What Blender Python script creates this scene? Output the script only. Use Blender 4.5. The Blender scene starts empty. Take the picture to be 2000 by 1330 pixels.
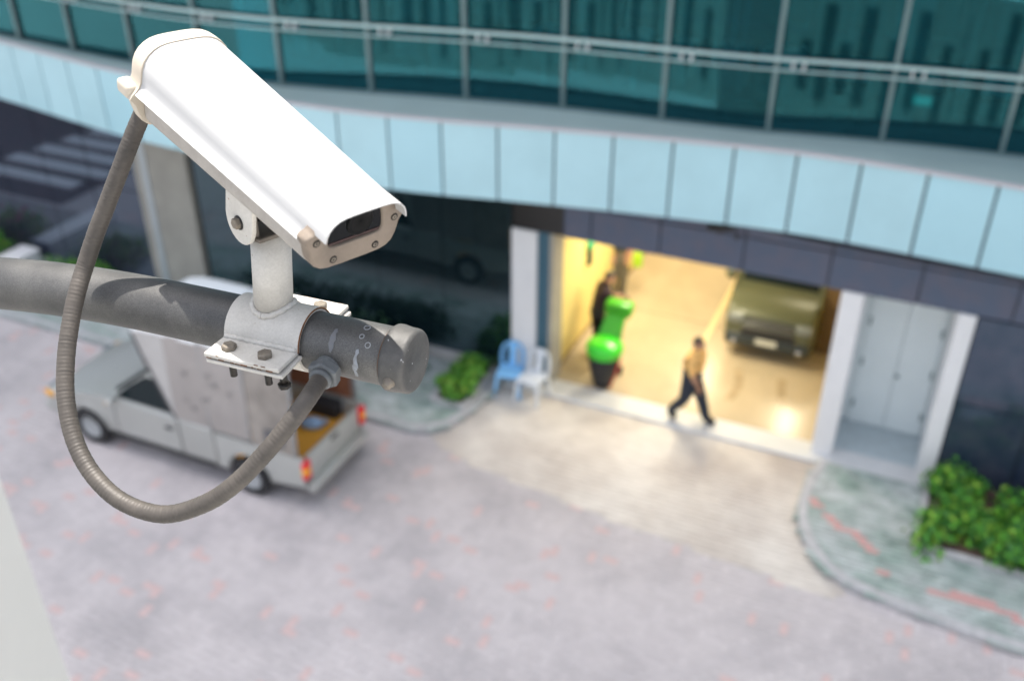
import bpy, bmesh, math, random
from mathutils import Vector, Matrix
random.seed(7)
SC = bpy.context.scene
COL = SC.collection
R = math.radians

# ------------------------------------------------------------------ camera, sky, sun, exposure
CAM_H = 10.3
PITCH = math.atan(.612)
cam = bpy.data.cameras.new("camera"); cam.sensor_width = 36; cam.lens = 1917 / 2000 * 36
cam.clip_start = .05; cam.clip_end = 2000
cam.dof.use_dof = True; cam.dof.focus_distance = 1.28; cam.dof.aperture_fstop = 3.0
camo = bpy.data.objects.new("camera", cam); COL.objects.link(camo)
camo.location = (0, 0, CAM_H); camo.rotation_euler = (math.pi / 2 - PITCH, 0, 0)
SC.camera = camo
SUN_EL = R(78); SUN_DIR2 = Vector((-.342, .94)).normalized()      # towards the sun, in plan
w = bpy.data.worlds.new("World"); SC.world = w; w.use_nodes = True
nt = w.node_tree; bg = nt.nodes["Background"]
sky = nt.nodes.new("ShaderNodeTexSky"); sky.sky_type = 'NISHITA'; sky.sun_disc = False
sky.sun_elevation = SUN_EL; sky.sun_rotation = math.atan2(SUN_DIR2.x, SUN_DIR2.y)
sky.altitude = 50; sky.air_density = 1.0; sky.dust_density = 4.0; sky.ozone_density = 1.0
hs_ = nt.nodes.new('ShaderNodeHueSaturation'); hs_.inputs['Saturation'].default_value = .5; nt.links.new(sky.outputs[0], hs_.inputs['Color']); nt.links.new(hs_.outputs[0], bg.inputs[0]); bg.inputs[1].default_value = .15
sun = bpy.data.lights.new("sun", 'SUN'); sun.energy = 4.2; sun.angle = R(.5); sun.color = (1, .95, .88)
suno = bpy.data.objects.new("sun", sun); COL.objects.link(suno)
sd = Vector((SUN_DIR2.x * math.cos(SUN_EL), SUN_DIR2.y * math.cos(SUN_EL), math.sin(SUN_EL)))
suno.rotation_euler = sd.to_track_quat('Z', 'Y').to_euler()
VS = SC.view_settings
VS.view_transform = 'Standard'; VS.look = 'None'; VS.exposure = 1.28; VS.gamma = 1; VS.use_curve_mapping = False
SC.cycles.use_denoising = True
SC.cycles.max_bounces = 8; SC.cycles.transparent_max_bounces = 12
SC.cycles.sample_clamp_indirect = 6

# ------------------------------------------------------------------ materials
MATS = {}
def mat(name, col, rough=.6, metal=0., var=.0, vscale=6., bump=0., bscale=60., spec=.5, col2=None, detail=5, coat=0, spec_tint=None, lo=.35, hi=.68, ior=1.5):
    """principled material; col2 (or col darkened by var) is mixed in by noise; bump = fine relief"""
    if name in MATS: return MATS[name]
    m = bpy.data.materials.new(name); m.use_nodes = True
    t = m.node_tree; b = t.nodes["Principled BSDF"]
    b.inputs["Base Color"].default_value = (*col, 1); b.inputs["Roughness"].default_value = rough
    b.inputs["Metallic"].default_value = metal; b.inputs["Specular IOR Level"].default_value = spec
    b.inputs["Coat Weight"].default_value = coat; b.inputs["IOR"].default_value = ior
    if spec_tint: b.inputs["Specular Tint"].default_value = (*spec_tint, 1)
    tc = t.nodes.new("ShaderNodeTexCoord")
    if var or col2:
        n = t.nodes.new("ShaderNodeTexNoise"); n.inputs["Scale"].default_value = vscale; n.inputs["Detail"].default_value = detail
        n.inputs["Roughness"].default_value = .62
        t.links.new(tc.outputs["Object"], n.inputs["Vector"])
        mr = t.nodes.new("ShaderNodeMapRange"); mr.inputs[1].default_value = lo; mr.inputs[2].default_value = hi
        t.links.new(n.outputs["Fac"], mr.inputs[0])
        mx = t.nodes.new("ShaderNodeMix"); mx.data_type = 'RGBA'
        c2 = col2 if col2 else tuple(c * (1 - var) for c in col)
        mx.inputs[6].default_value = (*c2, 1); mx.inputs[7].default_value = (*col, 1)
        t.links.new(mr.outputs[0], mx.inputs[0]); t.links.new(mx.outputs[2], b.inputs["Base Color"])
    if bump:
        n2 = t.nodes.new("ShaderNodeTexNoise"); n2.inputs["Scale"].default_value = bscale; n2.inputs["Detail"].default_value = 4
        t.links.new(tc.outputs["Object"], n2.inputs["Vector"])
        bp = t.nodes.new("ShaderNodeBump"); bp.inputs["Strength"].default_value = bump; bp.inputs["Distance"].default_value = .002
        t.links.new(n2.outputs["Fac"], bp.inputs["Height"]); t.links.new(bp.outputs[0], b.inputs["Normal"])
    MATS[name] = m
    return m
def attr_mat(name, col, amp, rough=.7, stain=None, sscale=.35, lo=.4, hi=.65, spec=.3):
    """as mat(), with a per-piece brightness variation stored in the mesh attribute 'tone'"""
    m = mat(name, col, rough, spec=spec, var=.0 if stain else .15, col2=stain, vscale=sscale, lo=lo, hi=hi, bump=.25, bscale=90)
    t = m.node_tree; b = t.nodes["Principled BSDF"]
    a = t.nodes.new("ShaderNodeAttribute"); a.attribute_name = "tone"
    mr = t.nodes.new("ShaderNodeMapRange"); mr.inputs[3].default_value = 1 - amp; mr.inputs[4].default_value = 1 + amp
    t.links.new(a.outputs["Fac"], mr.inputs[0])
    mu = t.nodes.new("ShaderNodeMix"); mu.data_type = 'RGBA'; mu.blend_type = 'MULTIPLY'; mu.inputs[0].default_value = 1
    src = b.inputs["Base Color"].links[0].from_socket
    t.links.new(src, mu.inputs[6]); t.links.new(mr.outputs[0], mu.inputs[7]); t.links.new(mu.outputs[2], b.inputs["Base Color"])
    return m
def glass_mat(name, tint, refl=.1, rough=.02, trans=(.6, .75, .75), ior=1.5):
    m = bpy.data.materials.new(name); m.use_nodes = True; t = m.node_tree
    t.nodes.remove(t.nodes["Principled BSDF"]); out = t.nodes["Material Output"]
    tr = t.nodes.new("ShaderNodeBsdfTransparent"); tr.inputs[0].default_value = (*trans, 1)
    gl = t.nodes.new("ShaderNodeBsdfGlossy"); gl.inputs["Color"].default_value = (*tint, 1); gl.inputs["Roughness"].default_value = rough
    fr = t.nodes.new("ShaderNodeFresnel"); fr.inputs[0].default_value = ior
    ad = t.nodes.new("ShaderNodeMath"); ad.operation = 'ADD'; ad.inputs[1].default_value = refl; ad.use_clamp = True
    mx = t.nodes.new("ShaderNodeMixShader")
    t.links.new(fr.outputs[0], ad.inputs[0]); t.links.new(ad.outputs[0], mx.inputs[0])
    t.links.new(tr.outputs[0], mx.inputs[1]); t.links.new(gl.outputs[0], mx.inputs[2]); t.links.new(mx.outputs[0], out.inputs[0])
    MATS[name] = m
    return m
def emit_mat(name, col, strength):
    m = bpy.data.materials.new(name); m.use_nodes = True; b = m.node_tree.nodes["Principled BSDF"]
    b.inputs["Base Color"].default_value = (*col, 1); b.inputs["Emission Color"].default_value = (*col, 1); b.inputs["Emission Strength"].default_value = strength
    return m

# ------------------------------------------------------------------ builders
def V(*a): return Vector(a)
def thing(name, label, cat, loc=(0, 0, 0), rotz=0, group=None):
    o = bpy.data.objects.new(name, None); COL.objects.link(o); o.empty_display_size = .1
    o.location = loc; o.rotation_euler = (0, 0, rotz)
    o["label"] = label; o["category"] = cat
    if group: o["group"] = group
    return o
def obj(name, bm, m, parent=None, smooth=None, label=None, kind=None):
    me = bpy.data.meshes.new(name)
    if smooth is not None:
        lim = R(smooth)
        for f in bm.faces: f.smooth = True
        for e in bm.edges:
            if len(e.link_faces) == 2 and e.calc_face_angle(0) > lim: e.smooth = False
    bm.to_mesh(me); bm.free()
    for x in (m if isinstance(m, (list, tuple)) else [m]): me.materials.append(x)
    o = bpy.data.objects.new(name, me); COL.objects.link(o)
    if parent is not None: o.parent = parent
    if label: o["label"] = label
    if kind: o["kind"] = kind
    return o
def tag(o, label, cat, group=None, kind=None):
    o["label"] = label
    if cat: o["category"] = cat
    if group: o["group"] = group
    if kind: o["kind"] = kind
    return o
def struct(name, bm, m, loc=(0, 0, 0), rotz=0, smooth=None):
    o = obj(name, bm, m, None, smooth); o["kind"] = "structure"; o.location = loc; o.rotation_euler = (0, 0, rotz)
    return o
def children(o): return [c for c in bpy.data.objects if c.parent == o]
def copy_tree(o, parent=None):
    c = o.copy(); COL.objects.link(c)
    if parent is not None: c.parent = parent
    for ch in children(o): copy_tree(ch, c)
    return c
def NB(): return bmesh.new()
def box(bm, x0, x1, y0, y1, z0, z1, bev=0, mi=0, M=None, seg=1):
    vs = [bm.verts.new((x, y, z)) for x in (x0, x1) for y in (y0, y1) for z in (z0, z1)]
    fs = [bm.faces.new([vs[i] for i in q]) for q in ((0, 1, 3, 2), (4, 6, 7, 5), (0, 4, 5, 1), (2, 3, 7, 6), (0, 2, 6, 4), (1, 5, 7, 3))]
    for f in fs: f.material_index = mi
    if bev:
        es = list({e for f in fs for e in f.edges})
        r = bmesh.ops.bevel(bm, geom=es, offset=bev, segments=seg, affect='EDGES', profile=.5)
        vs = list({v for f in r["faces"] for v in f.verts} | {v for v in vs if v.is_valid})
        for f in r["faces"]: f.material_index = mi
    if M: bmesh.ops.transform(bm, matrix=M, verts=[v for v in vs if v.is_valid])
    return vs
def loft(bm, rings, closed=True, cap0=True, cap1=True, mi=0):
    """rings: lists of points, same length"""
    vr = [[bm.verts.new(p) for p in r] for r in rings]
    n = len(vr[0])
    for a, b in zip(vr, vr[1:]):
        for i in range(n if closed else n - 1):
            f = bm.faces.new((a[i], a[(i + 1) % n], b[(i + 1) % n], b[i])); f.material_index = mi
    if cap0 and closed: bm.faces.new(vr[0][::-1]).material_index = mi
    if cap1 and closed: bm.faces.new(vr[-1]).material_index = mi
    return vr
def basis(d, ref=None):
    d = Vector(d).normalized(); ref = Vector(ref) if ref else (V(0, 0, 1) if abs(d.z) < .9 else V(1, 0, 0))
    x = ref.cross(d).normalized(); y = d.cross(x)
    return x, y, d
def circ(c, d, r, n=16, ref=None, ph=0):
    x, y, _ = basis(d, ref); c = Vector(c)
    return [c + (x * math.cos(ph + i * 2 * math.pi / n) + y * math.sin(ph + i * 2 * math.pi / n)) * r for i in range(n)]
def rod(bm, a, b, r, r2=None, n=12, mi=0, ph=0, ref=None):
    d = Vector(b) - Vector(a)
    return loft(bm, [circ(a, d, r, n, ref, ph), circ(b, d, r if r2 is None else r2, n, ref, ph)], mi=mi)
def tube(bm, pts, rad, n=12, mi=0):
    """round tube through pts (radius number or function of index), parallel-transported"""
    pts = [Vector(p) for p in pts]; rings = []; x = None
    for i, p in enumerate(pts):
        d = (pts[min(i + 1, len(pts) - 1)] - pts[max(i - 1, 0)]).normalized()
        if x is None: x = basis(d)[0]
        x = (x - d * x.dot(d)).normalized(); y = d.cross(x)
        r = rad(i) if callable(rad) else rad
        rings.append([p + (x * math.cos(k * 2 * math.pi / n) + y * math.sin(k * 2 * math.pi / n)) * r for k in range(n)])
    return loft(bm, rings, mi=mi)
def lathe(bm, prof, c=(0, 0, 0), d=(0, 0, 1), n=24, mi=0, ph=0, cap=True):
    x, y, z = basis(d); c = Vector(c)
    return loft(bm, [[c + z * h + (x * math.cos(ph + k * 2 * math.pi / n) + y * math.sin(ph + k * 2 * math.pi / n)) * r for k in range(n)] for r, h in prof], mi=mi, cap0=cap, cap1=cap)
def prism(bm, poly, y0, y1, ax='xz', bev=0, seg=2, mi=0):
    """polygon in two axes extruded along the third"""
    def P(a, b, h): return {'xz': (a, h, b), 'xy': (a, b, h), 'yz': (h, a, b)}[ax]
    v0 = [bm.verts.new(P(a, b, y0)) for a, b in poly]; v1 = [bm.verts.new(P(a, b, y1)) for a, b in poly]
    n = len(poly); fs = [bm.faces.new(v0), bm.faces.new(v1[::-1])]
    for i in range(n): fs.append(bm.faces.new((v0[i], v1[i], v1[(i + 1) % n], v0[(i + 1) % n])))
    for f in fs: f.material_index = mi
    if bev:
        es = list(fs[0].edges) + list(fs[1].edges)
        r = bmesh.ops.bevel(bm, geom=es, offset=bev, segments=seg, affect='EDGES', profile=.5)
        for f in r["faces"]: f.material_index = mi
    bmesh.ops.recalc_face_normals(bm, faces=bm.faces)
def ell(bm, c, rx, ry, rz, u=16, v=10, mi=0):
    r = bmesh.ops.create_uvsphere(bm, u_segments=u, v_segments=v, radius=1, matrix=Matrix.Translation(c) @ Matrix.Diagonal((rx, ry, rz, 1)))
    for f in {f for x in r["verts"] for f in x.link_faces}: f.material_index = mi
def spline(ps, per=8):
    """Catmull-Rom through ps"""
    ps = [Vector(p) for p in ps]; out = []
    for i in range(len(ps) - 1):
        p0 = ps[i - 1] if i else ps[0] * 2 - ps[1]; p1, p2 = ps[i], ps[i + 1]
        p3 = ps[i + 2] if i + 2 < len(ps) else ps[-1] * 2 - ps[-2]
        for k in range(per):
            t = k / per
            out.append(.5 * ((2 * p1) + (p2 - p0) * t + (2 * p0 - 5 * p1 + 4 * p2 - p3) * t * t + (3 * p1 - p0 - 3 * p2 + p3) * t ** 3))
    out.append(ps[-1]); return out
def lerp_tab(tab):
    xs = spline([(a, b, 0) for a, b in tab], 10)
    def fn(t):
        if t <= xs[0].x: return xs[0].y
        for a, b in zip(xs, xs[1:]):
            if t <= b.x: return a.y + (b.y - a.y) * (t - a.x) / max(1e-6, b.x - a.x)
        return xs[-1].y
    return fn

# facade frame: t runs along the facade to the right, d into the building
FU, FN = V(.9120, -.4102, 0), V(.4102, .9120, 0)
F0 = V(0, 15.46, 0); FROT = math.atan2(-.4102, .9120)
def FW(t, d, z=0): return F0 + FU * t + FN * d + V(0, 0, z)

# ------------------------------------------------------------------ colours
M_paver = attr_mat("grey_paver", (.53, .492, .495), .05, .75, stain=(.42, .392, .40), sscale=.55, lo=.36, hi=.55)
M_pink = mat("pink_paver", (.62, .465, .45), .75, var=.15, vscale=8)
M_ramp = attr_mat("ramp_paver", (.67, .63, .575), .04, .75, stain=(.45, .40, .36), sscale=.45, lo=.38, hi=.62)
M_walk = attr_mat("pavement_tile", (.43, .47, .465), .16, .7, stain=(.22, .30, .265), sscale=1.5, lo=.34, hi=.60)
M_walkpink = mat("pavement_pink", (.58, .34, .32), .75, var=.1)
M_ground = mat("ground", (.20, .19, .19), .9, var=.3, vscale=.3)
M_kerb = mat("kerb_concrete", (.50, .50, .51), .8, var=.22, vscale=5, bump=.3)
M_granite = mat("granite", (.070, .095, .145), .10, vscale=3, ior=1.75, spec_tint=(.72, .85, 1.), col2=(.10, .10, .135))
M_granite2 = mat("polished_granite", (.020, .026, .042), .05, vscale=3, ior=2.5, spec_tint=(.66, .82, 1.), col2=(.035, .032, .048))
M_granite3 = mat("blue_granite", (.022, .038, .066), .07, vscale=3, ior=2.0, spec_tint=(.7, .85, 1.), col2=(.05, .06, .09))
M_joint = mat("dark_joint", (.01, .012, .018), .6)
M_panel = mat("cyan_panel", (.395, .63, .69), .32, var=.09, vscale=1.2, spec=.5)
M_panelb = mat("cyan_panel_pale", (.41, .645, .705), .36, var=.07, vscale=.8)
M_panelc = mat("cyan_panel_deep", (.365, .61, .68), .30, var=.06, vscale=.7)
M_alu = mat("aluminium", (.50, .55, .57), .35, metal=.5, var=.1)
M_mull = mat("mullion_grey", (.14, .21, .215), .4, metal=.3)
M_dkglass = mat("dark_glass", (.006, .014, .018), .03, ior=2.5, spec_tint=(.62, .85, .95))
M_stone = mat("pale_stone", (.46, .45, .44), .6, var=.15, vscale=2)
M_white = mat("white_paint", (.80, .80, .80), .5, var=.06, vscale=2)
M_doorw = mat("door_white", (.80, .87, .88), .45, var=.05, vscale=1)
M_cream = mat("cream_render", (.36, .345, .30), .6, var=.2, vscale=2)
M_yellow = mat("yellow_wall", (.82, .66, .24), .6, var=.08, vscale=.8)
M_epoxy = mat("epoxy_floor", (.58, .48, .33), .24, var=.20, vscale=.7, spec=.3)
M_apron = mat("apron_concrete", (.66, .67, .67), .5, var=.1, vscale=2)
M_blue = mat("blue_grey_frame", (.05, .13, .18), .3)
M_conc = mat("light_concrete", (.70, .69, .65), .8, var=.05, vscale=1.5, bump=.2)
M_black = mat("black", (.012, .012, .014), .5)
M_rubber = mat("rubber", (.02, .02, .022), .8)
M_brown = mat("brown_wall", (.18, .11, .04), .6, var=.2)

# ------------------------------------------------------------------ ground, road, pavements
bm = NB(); box(bm, -900, 900, -900, 900, -.8, -.20)
struct("ground", bm, M_ground)

KERB_L = [(-30, -2.3), (-1.35, -2.3), (-.95, -2.32), (-.6, -2.2), (-.35, -1.95), (-.18, -1.5), (-.10, -1.0), (-.08, -.26)]
KERB_R = [(5.72, -.26), (5.62, -.75), (5.58, -1.2), (5.62, -1.75), (5.80, -2.25), (6.1, -2.7), (6.5, -2.97), (7.2, -3.12), (8.2, -3.24), (9.5, -3.3), (22, -3.3)]
def inpoly(p, poly):
    x, y = p; c = False; j = len(poly) - 1
    for i in range(len(poly)):
        (xi, yi), (xj, yj) = poly[i], poly[j]
        if (yi > y) != (yj > y) and x < (xj - xi) * (y - yi) / (yj - yi) + xi: c = not c
        j = i
    return c
def smooth2(ps, per=6): return [(p.x, p.y) for p in spline([(a, b, 0) for a, b in ps], per)]
def smooth_mid(ps): return [ps[0]] + smooth2(ps[1:-1]) + [ps[-1]]
KL, KR = smooth_mid(KERB_L), smooth_mid(KERB_R)
PAV_L = KL + [(-.08, .4), (-30, .4)]
PAV_R = KR + [(22, .4), (7.47, .4), (7.47, -.285), (5.72, -.285)]
RAMP = [(-.10, -.27), (-.10, -1.0), (-.18, -1.5), (-.35, -1.95), (-.6, -2.2), (.24, -2.62), (3.08, -2.98), (6.35, -3.24), (6.5, -2.97), (6.1, -2.7), (5.80, -2.25), (5.62, -1.75), (5.58, -1.2), (5.62, -.75), (5.72, -.27)]

def paver_verts(x0, x1, y0, y1, z, dz, ch=.0025, gap=.0012):
    a, b, c, d = x0 + gap, x1 - gap, y0 + gap, y1 - gap
    return [(a, c, z - .03), (b, c, z - .03), (b, d, z - .03), (a, d, z - .03),
            (a + ch, c + ch, z + dz), (b - ch, c + ch, z + dz), (b - ch, d - ch, z + dz), (a + ch, d - ch, z + dz)]
PFACES = [(4, 5, 6, 7), (0, 1, 5, 4), (1, 2, 6, 5), (2, 3, 7, 6), (3, 0, 4, 7)]
def paver_mesh(name, rects, z, m, amp=.004):
    vs, fs, tone = [], [], []
    for (x0, x1, y0, y1) in rects:
        k = len(vs); vs += paver_verts(x0, x1, y0, y1, z, random.uniform(-amp, amp) * .5)
        fs += [tuple(k + i for i in f) for f in PFACES]; tone += [random.random()] * 5
    me = bpy.data.meshes.new(name); me.from_pydata(vs, [], fs); me.materials.append(m)
    at = me.attributes.new("tone", 'FLOAT', 'FACE'); at.data.foreach_set("value", tone)
    o = bpy.data.objects.new(name, me); COL.objects.link(o)
    return o
def herring(ta, tb, da, db, a=.11):
    """90 degree herringbone of 2a x a pavers over a rectangle"""
    for i in range(int(ta / a), int(tb / a)):
        for j in range(int(da / a), int(db / a)):
            k = (i - j) % 4
            if k == 0: yield (i * a, (i + 2) * a, j * a, (j + 1) * a), 0
            elif k == 3: yield (i * a, (i + 1) * a, j * a, (j + 2) * a), 1

bm = NB()
box(bm, -40, 40, -40, 14, -.19, -.010)
road = struct("road", bm, mat("road_bed", (.50, .475, .475), .9, var=.15, vscale=3), F0, FROT)
grey, pinks = [], []
for rc, ori in herring(-14, 11, -10.5, -.2):
    c = ((rc[0] + rc[1]) / 2, (rc[2] + rc[3]) / 2)
    wp = FW(c[0], c[1]); zz = wp.y * .8526 + CAM_H * .5225; px = 1000 + 1917 * wp.x / zz
    py = 665 + 1917 * (-wp.y * .5225 + CAM_H * .8526) / zz
    if inpoly(c, PAV_L) or inpoly(c, PAV_R) or inpoly(c, RAMP): continue
    inview = -120 < px < 2120 and 560 < py < 1450
    if not inview: continue
    dens = .062 if px < 900 else (.045 if py > 1050 else .02)
    if c[0] < -1 and -5.4 < c[1] < -2.9 and c[0] > -7: dens = .02
    if random.random() < dens: pinks.append((rc, ori, c, (px, py)))
    else: grey.append(rc)
g = paver_mesh("paving", grey, 0, M_paver); g.parent = road; g["kind"] = "stuff"
random.shuffle(pinks)
pinks.sort(key=lambda p: -p[3][1])
ps, rest = pinks[:300], pinks[300:]
meshes = []
for ori in (0, 1):
    a = .11; me = bpy.data.meshes.new("paver")
    me.from_pydata(paver_verts(-a, a, -a / 2, a / 2, 0, .001) if ori == 0 else paver_verts(-a / 2, a / 2, -a, a, 0, .001), [], PFACES)
    me.materials.append(M_pink); meshes.append(me)
for rc, ori, c, _ in ps:
    o = bpy.data.objects.new("paver", meshes[ori]); COL.objects.link(o); o.parent = road
    o.location = (c[0], c[1], random.uniform(-.001, .002))
if rest:
    o = paver_mesh("pink_paving", [p[0] for p in rest], 0, M_pink); o.parent = road; o["kind"] = "stuff"
# crossing stripes painted on the road beyond the left edge of the view (they mirror in the granite)
bm = NB()
for i in range(6):
    box(bm, -18.2 + .18 * i, -14.6 + .35 * i, -3.72 - .88 * i - .28, -3.72 - .88 * i + .22, .001, .012)
bm2 = NB(); box(bm2, -24, -14.0, -11, -2.6, -.009, .006); obj("asphalt", bm2, mat("asphalt", (.05, .05, .055), .9, var=.2), road)
zc = obj("crossing_stripe", bm, mat("road_paint", (.75, .78, .8), .7, var=.15), road)

# ramp in front of the garage: beige pavers laid in rows
def rows(poly, du, dv, skew=.5):
    xs = [p[0] for p in poly]; ys = [p[1] for p in poly]; out = []
    j = 0; y = min(ys)
    while y < max(ys):
        x = min(xs) - (du * skew if j % 2 else 0)
        while x < max(xs):
            if inpoly((x + du / 2, y + dv / 2), poly): out.append((x, x + du, y, y + dv))
            x += du
        y += dv; j += 1
    return out
bm = NB(); bm.faces.new([bm.verts.new((x, y, -.004)) for x, y in RAMP])
ramp = struct("driveway", bm, mat("driveway_bed", (.50, .47, .44), .9), F0, FROT)
o = paver_mesh("paving", rows(RAMP, .22, .11), .004, M_ramp); o.parent = ramp; o["kind"] = "stuff"

# pavements, each with a kerb of single stones
def pavement(name, poly, kl, side):
    bm = NB(); vs0 = [bm.verts.new((x, y, .09)) for x, y in poly]; bm.faces.new(vs0)
    pv = struct(name, bm, mat("pavement_bed", (.25, .26, .26), .9), F0, FROT)
    bmesh_rects = [r for r in rows(poly, .2, .1, .5) if -13 < r[0] < 11]
    pinkr, greyr = [], []
    for r in bmesh_rects:
        t, d = (r[0] + r[1]) / 2, (r[2] + r[3]) / 2
        ln = None
        if side > 0:
            if 5.7 < t < 7.05: ln = -1.35 - (t - 5.75) * .86 + .10 * math.sin(t * 6)
            elif 7.6 < t: ln = -2.72 + .14 * math.sin((t - 7.6) * 2.6)
        if ln is not None and abs(d - ln) < .085: pinkr.append(r)
        else: greyr.append(r)
    o = paver_mesh("paving", greyr, .12, M_walk); o.parent = pv; o["kind"] = "stuff"
    pm = [None]
    for r in pinkr:
        if pm[0] is None:
            me = bpy.data.meshes.new("tile"); me.from_pydata(paver_verts(-.1, .1, -.05, .05, 0, .001), [], PFACES); me.materials.append(M_walkpink); pm[0] = me
        o = bpy.data.objects.new("tile", pm[0]); COL.objects.link(o); o.parent = pv; o.location = ((r[0] + r[1]) / 2, (r[2] + r[3]) / 2, .12)
    # kerb stones along the line
    pts = [V(a, b, 0) for a, b in kl if -14 < a < 12] if side > 0 else [V(-13, -2.3, 0)] + [V(a, b, 0) for a, b in kl if a > -13]
    acc = [pts[0]]
    for a, b in zip(pts, pts[1:]):
        L = (b - a).length; n = max(1, round(L / .5))
        acc += [a + (b - a) * (k + 1) / n for k in range(n)]
    st = [acc[0]]
    for p in acc[1:]:
        if (p - st[-1]).length > .34: st.append(p)
    st[-1] = acc[-1]
    n2 = []
    for i, p in enumerate(st):
        d = (st[min(i + 1, len(st) - 1)] - st[max(0, i - 1)]).normalized()
        n2.append(V(-d.y, d.x, 0))          # towards the pavement on the left of travel
    for i in range(len(st) - 1):
        a, b = st[i], st[i + 1]; na, nb = n2[i], n2[i + 1]; e = (b - a) * .012
        a2, b2 = a + e, b - e
        bm = NB()
        top, lo = .128, -.03
        ring = lambda p, n: [p + V(0, 0, lo), p + V(0, 0, top - .02), p + n * .025 + V(0, 0, top), p + n * .15 + V(0, 0, top), p + n * .15 + V(0, 0, lo)]
        loft(bm, [ring(a2, na), ring(b2, nb)])
        bmesh.ops.recalc_face_normals(bm, faces=bm.faces)
        obj("kerb_stone", bm, M_kerb, pv)
    return pv
pavement("pavement", PAV_L, KL, -1)
pavement("pavement", PAV_R, KR, 1)

# ------------------------------------------------------------------ the office building
bld = thing("office_building", "curved glass office building with cyan fascia band above a dark granite and glass ground floor", "building", F0, FROT)
BAND = lerp_tab([(-20, .1), (-15, -.25), (-11, -.75), (-7, -1.45), (-3.5, -1.72), (-1.2, -1.58), (.55, -1.25), (2.4, -.92), (4.3, -.66), (5.65, -.62), (7.7, -.74), (11, -1.0), (15, -1.3)])
CW = lerp_tab([(-20, .4), (-15, .1), (-11, -.5), (-7, -.98), (-4, -1.0), (-.7, -.42), (1, -.18), (3.7, .0), (5.4, .28), (7.4, .46), (11, .6), (15, .7)])
# fascia band: one panel per bay, slightly recessed joints
fas_bm = NB()
step = .86
ts = [-16 + step * i for i in range(int(28 / step))]
def strip(bm, fn, ts, d_off0, d_off1, z0, z1):
    rings = [[(t, fn(t) + d_off0, z0), (t, fn(t) + d_off0, z1), (t, fn(t) + d_off1, z1), (t, fn(t) + d_off1, z0)] for t in ts]
    loft(bm, rings); bmesh.ops.recalc_face_normals(bm, faces=bm.faces)
strip(fas_bm, BAND, ts, .03, .30, 4.22, 5.37)
fas = obj("fascia", fas_bm, M_joint, bld)
for a, b in zip(ts, ts[1:]):
    bm = NB(); strip(bm, BAND, [a + .018, (a + b) / 2, b - .018], -.005, .028, 4.2, 5.385)
    obj("panel", bm, random.choice((M_panel, M_panel, M_panelb, M_panelc)), fas)
bm = NB(); strip(bm, BAND, ts, -.03, .06, 5.387, 5.42); obj("coping", bm, mat("pinkish_metal", (.50, .47, .49), .4), bld)
# ledge between band and glass wall, and soffit below the band
bm = NB(); loft(bm, [[(t, BAND(t) + .062, 5.36), (t, BAND(t) + .062, 5.40), (t, CW(t) + .02, 5.40), (t, CW(t) + .02, 5.36)] for t in ts])
bmesh.ops.recalc_face_normals(bm, faces=bm.faces); obj("ledge", bm, mat("ledge_grey", (.30, .38, .38), .35, var=.1, vscale=1), bld)
bm = NB(); loft(bm, [[(t, BAND(t) + .30, 4.24), (t, BAND(t) + .30, 4.30), (t, .3, 4.30), (t, .3, 4.24)] for t in ts])
bmesh.ops.recalc_face_normals(bm, faces=bm.faces); obj("soffit", bm, mat("soffit", (.12, .15, .18), .5), bld)
# curtain wall: panes, mullions, double rail
M_cwglass = glass_mat("teal_glass", (.16, .62, .72), .05, .02, (.13, .52, .58), 1.6)
cwp = NB(); strip(cwp, CW, ts, -.045, .06, 5.40, 5.44); cwall = obj("curtain_wall", cwp, M_mull, bld)
bays = [-16.2 + 1.56 * i for i in range(19)]
for a, b in zip(bays, bays[1:]):
    bm = NB(); strip(bm, CW, [a + .03, (a + b) / 2, b - .03], .0, .012, 5.445, 9.3); obj("pane", bm, M_cwglass, cwall)
    bm = NB(); box(bm, a - .028, a + .028, CW(a) - .07, CW(a) + .08, 5.442, 9.3); obj("mullion", bm, M_mull, cwall)
    if a > -6:
        bm = NB(); m_ = (a + b) / 2 + .12; box(bm, m_ - .018, m_ + .018, CW(m_) + .016, CW(m_) + .09, 6.56, 9.3); obj("mullion", bm, M_mull, cwall)
for z, th in ((6.47, .05), (6.33, .022)):
    bm = NB(); strip(bm, CW, ts, -.11, -.072, z, z + th); obj("handrail", bm, mat("rail_steel", (.32, .45, .46), .35, metal=.4), cwall)
for a in bays[4:-3]:
    for o_ in (.21, .36):
        bm = NB(); box(bm, a + o_, a + o_ + .03, CW(a + .3) - .108, CW(a + .3) - .002, 6.36, 6.46); obj("rail_bracket", bm, M_alu, cwall)
# dim interior behind the glass
M_dim = mat("dim_interior", (.04, .15, .165), .4, var=.4, vscale=.7)
M_dimf = mat("dim_floor", (.04, .14, .15), .15, var=.5, vscale=.9)
bm = NB(); loft(bm, [[(t, CW(t) + .1, 5.36), (t, CW(t) + .1, 5.43), (t, 4.6, 5.43), (t, 4.6, 5.36)] for t in ts]); bmesh.ops.recalc_face_normals(bm, faces=bm.faces)
obj("upper_floor", bm, M_dimf, bld)
bm = NB(); box(bm, -16, 11.5, 4.6, 4.8, 5.36, 9.4); obj("back_wall", bm, M_dim, bld)
bm = NB(); box(bm, -16, 11.5, 2.6, 2.68, 6.22, 6.34); obj("transom", bm, mat("navy_rail", (.02, .07, .12), .4), bld)
# unseen tower added above the view to keep the court in shade
bm = NB(); box(bm, -60, 20, 1.2, 22, 9.45, 40); box(bm, -40, 4, 1.25, 22, 40.01, 74); obj("shade_tower", bm, mat("shade_tower_skin", (.10, .15, .17), .2), bld)
bm = NB(); box(bm, -60, 26, -.3, 1.19, 9.42, 12); obj("upper_fascia", bm, M_panel, bld)
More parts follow.
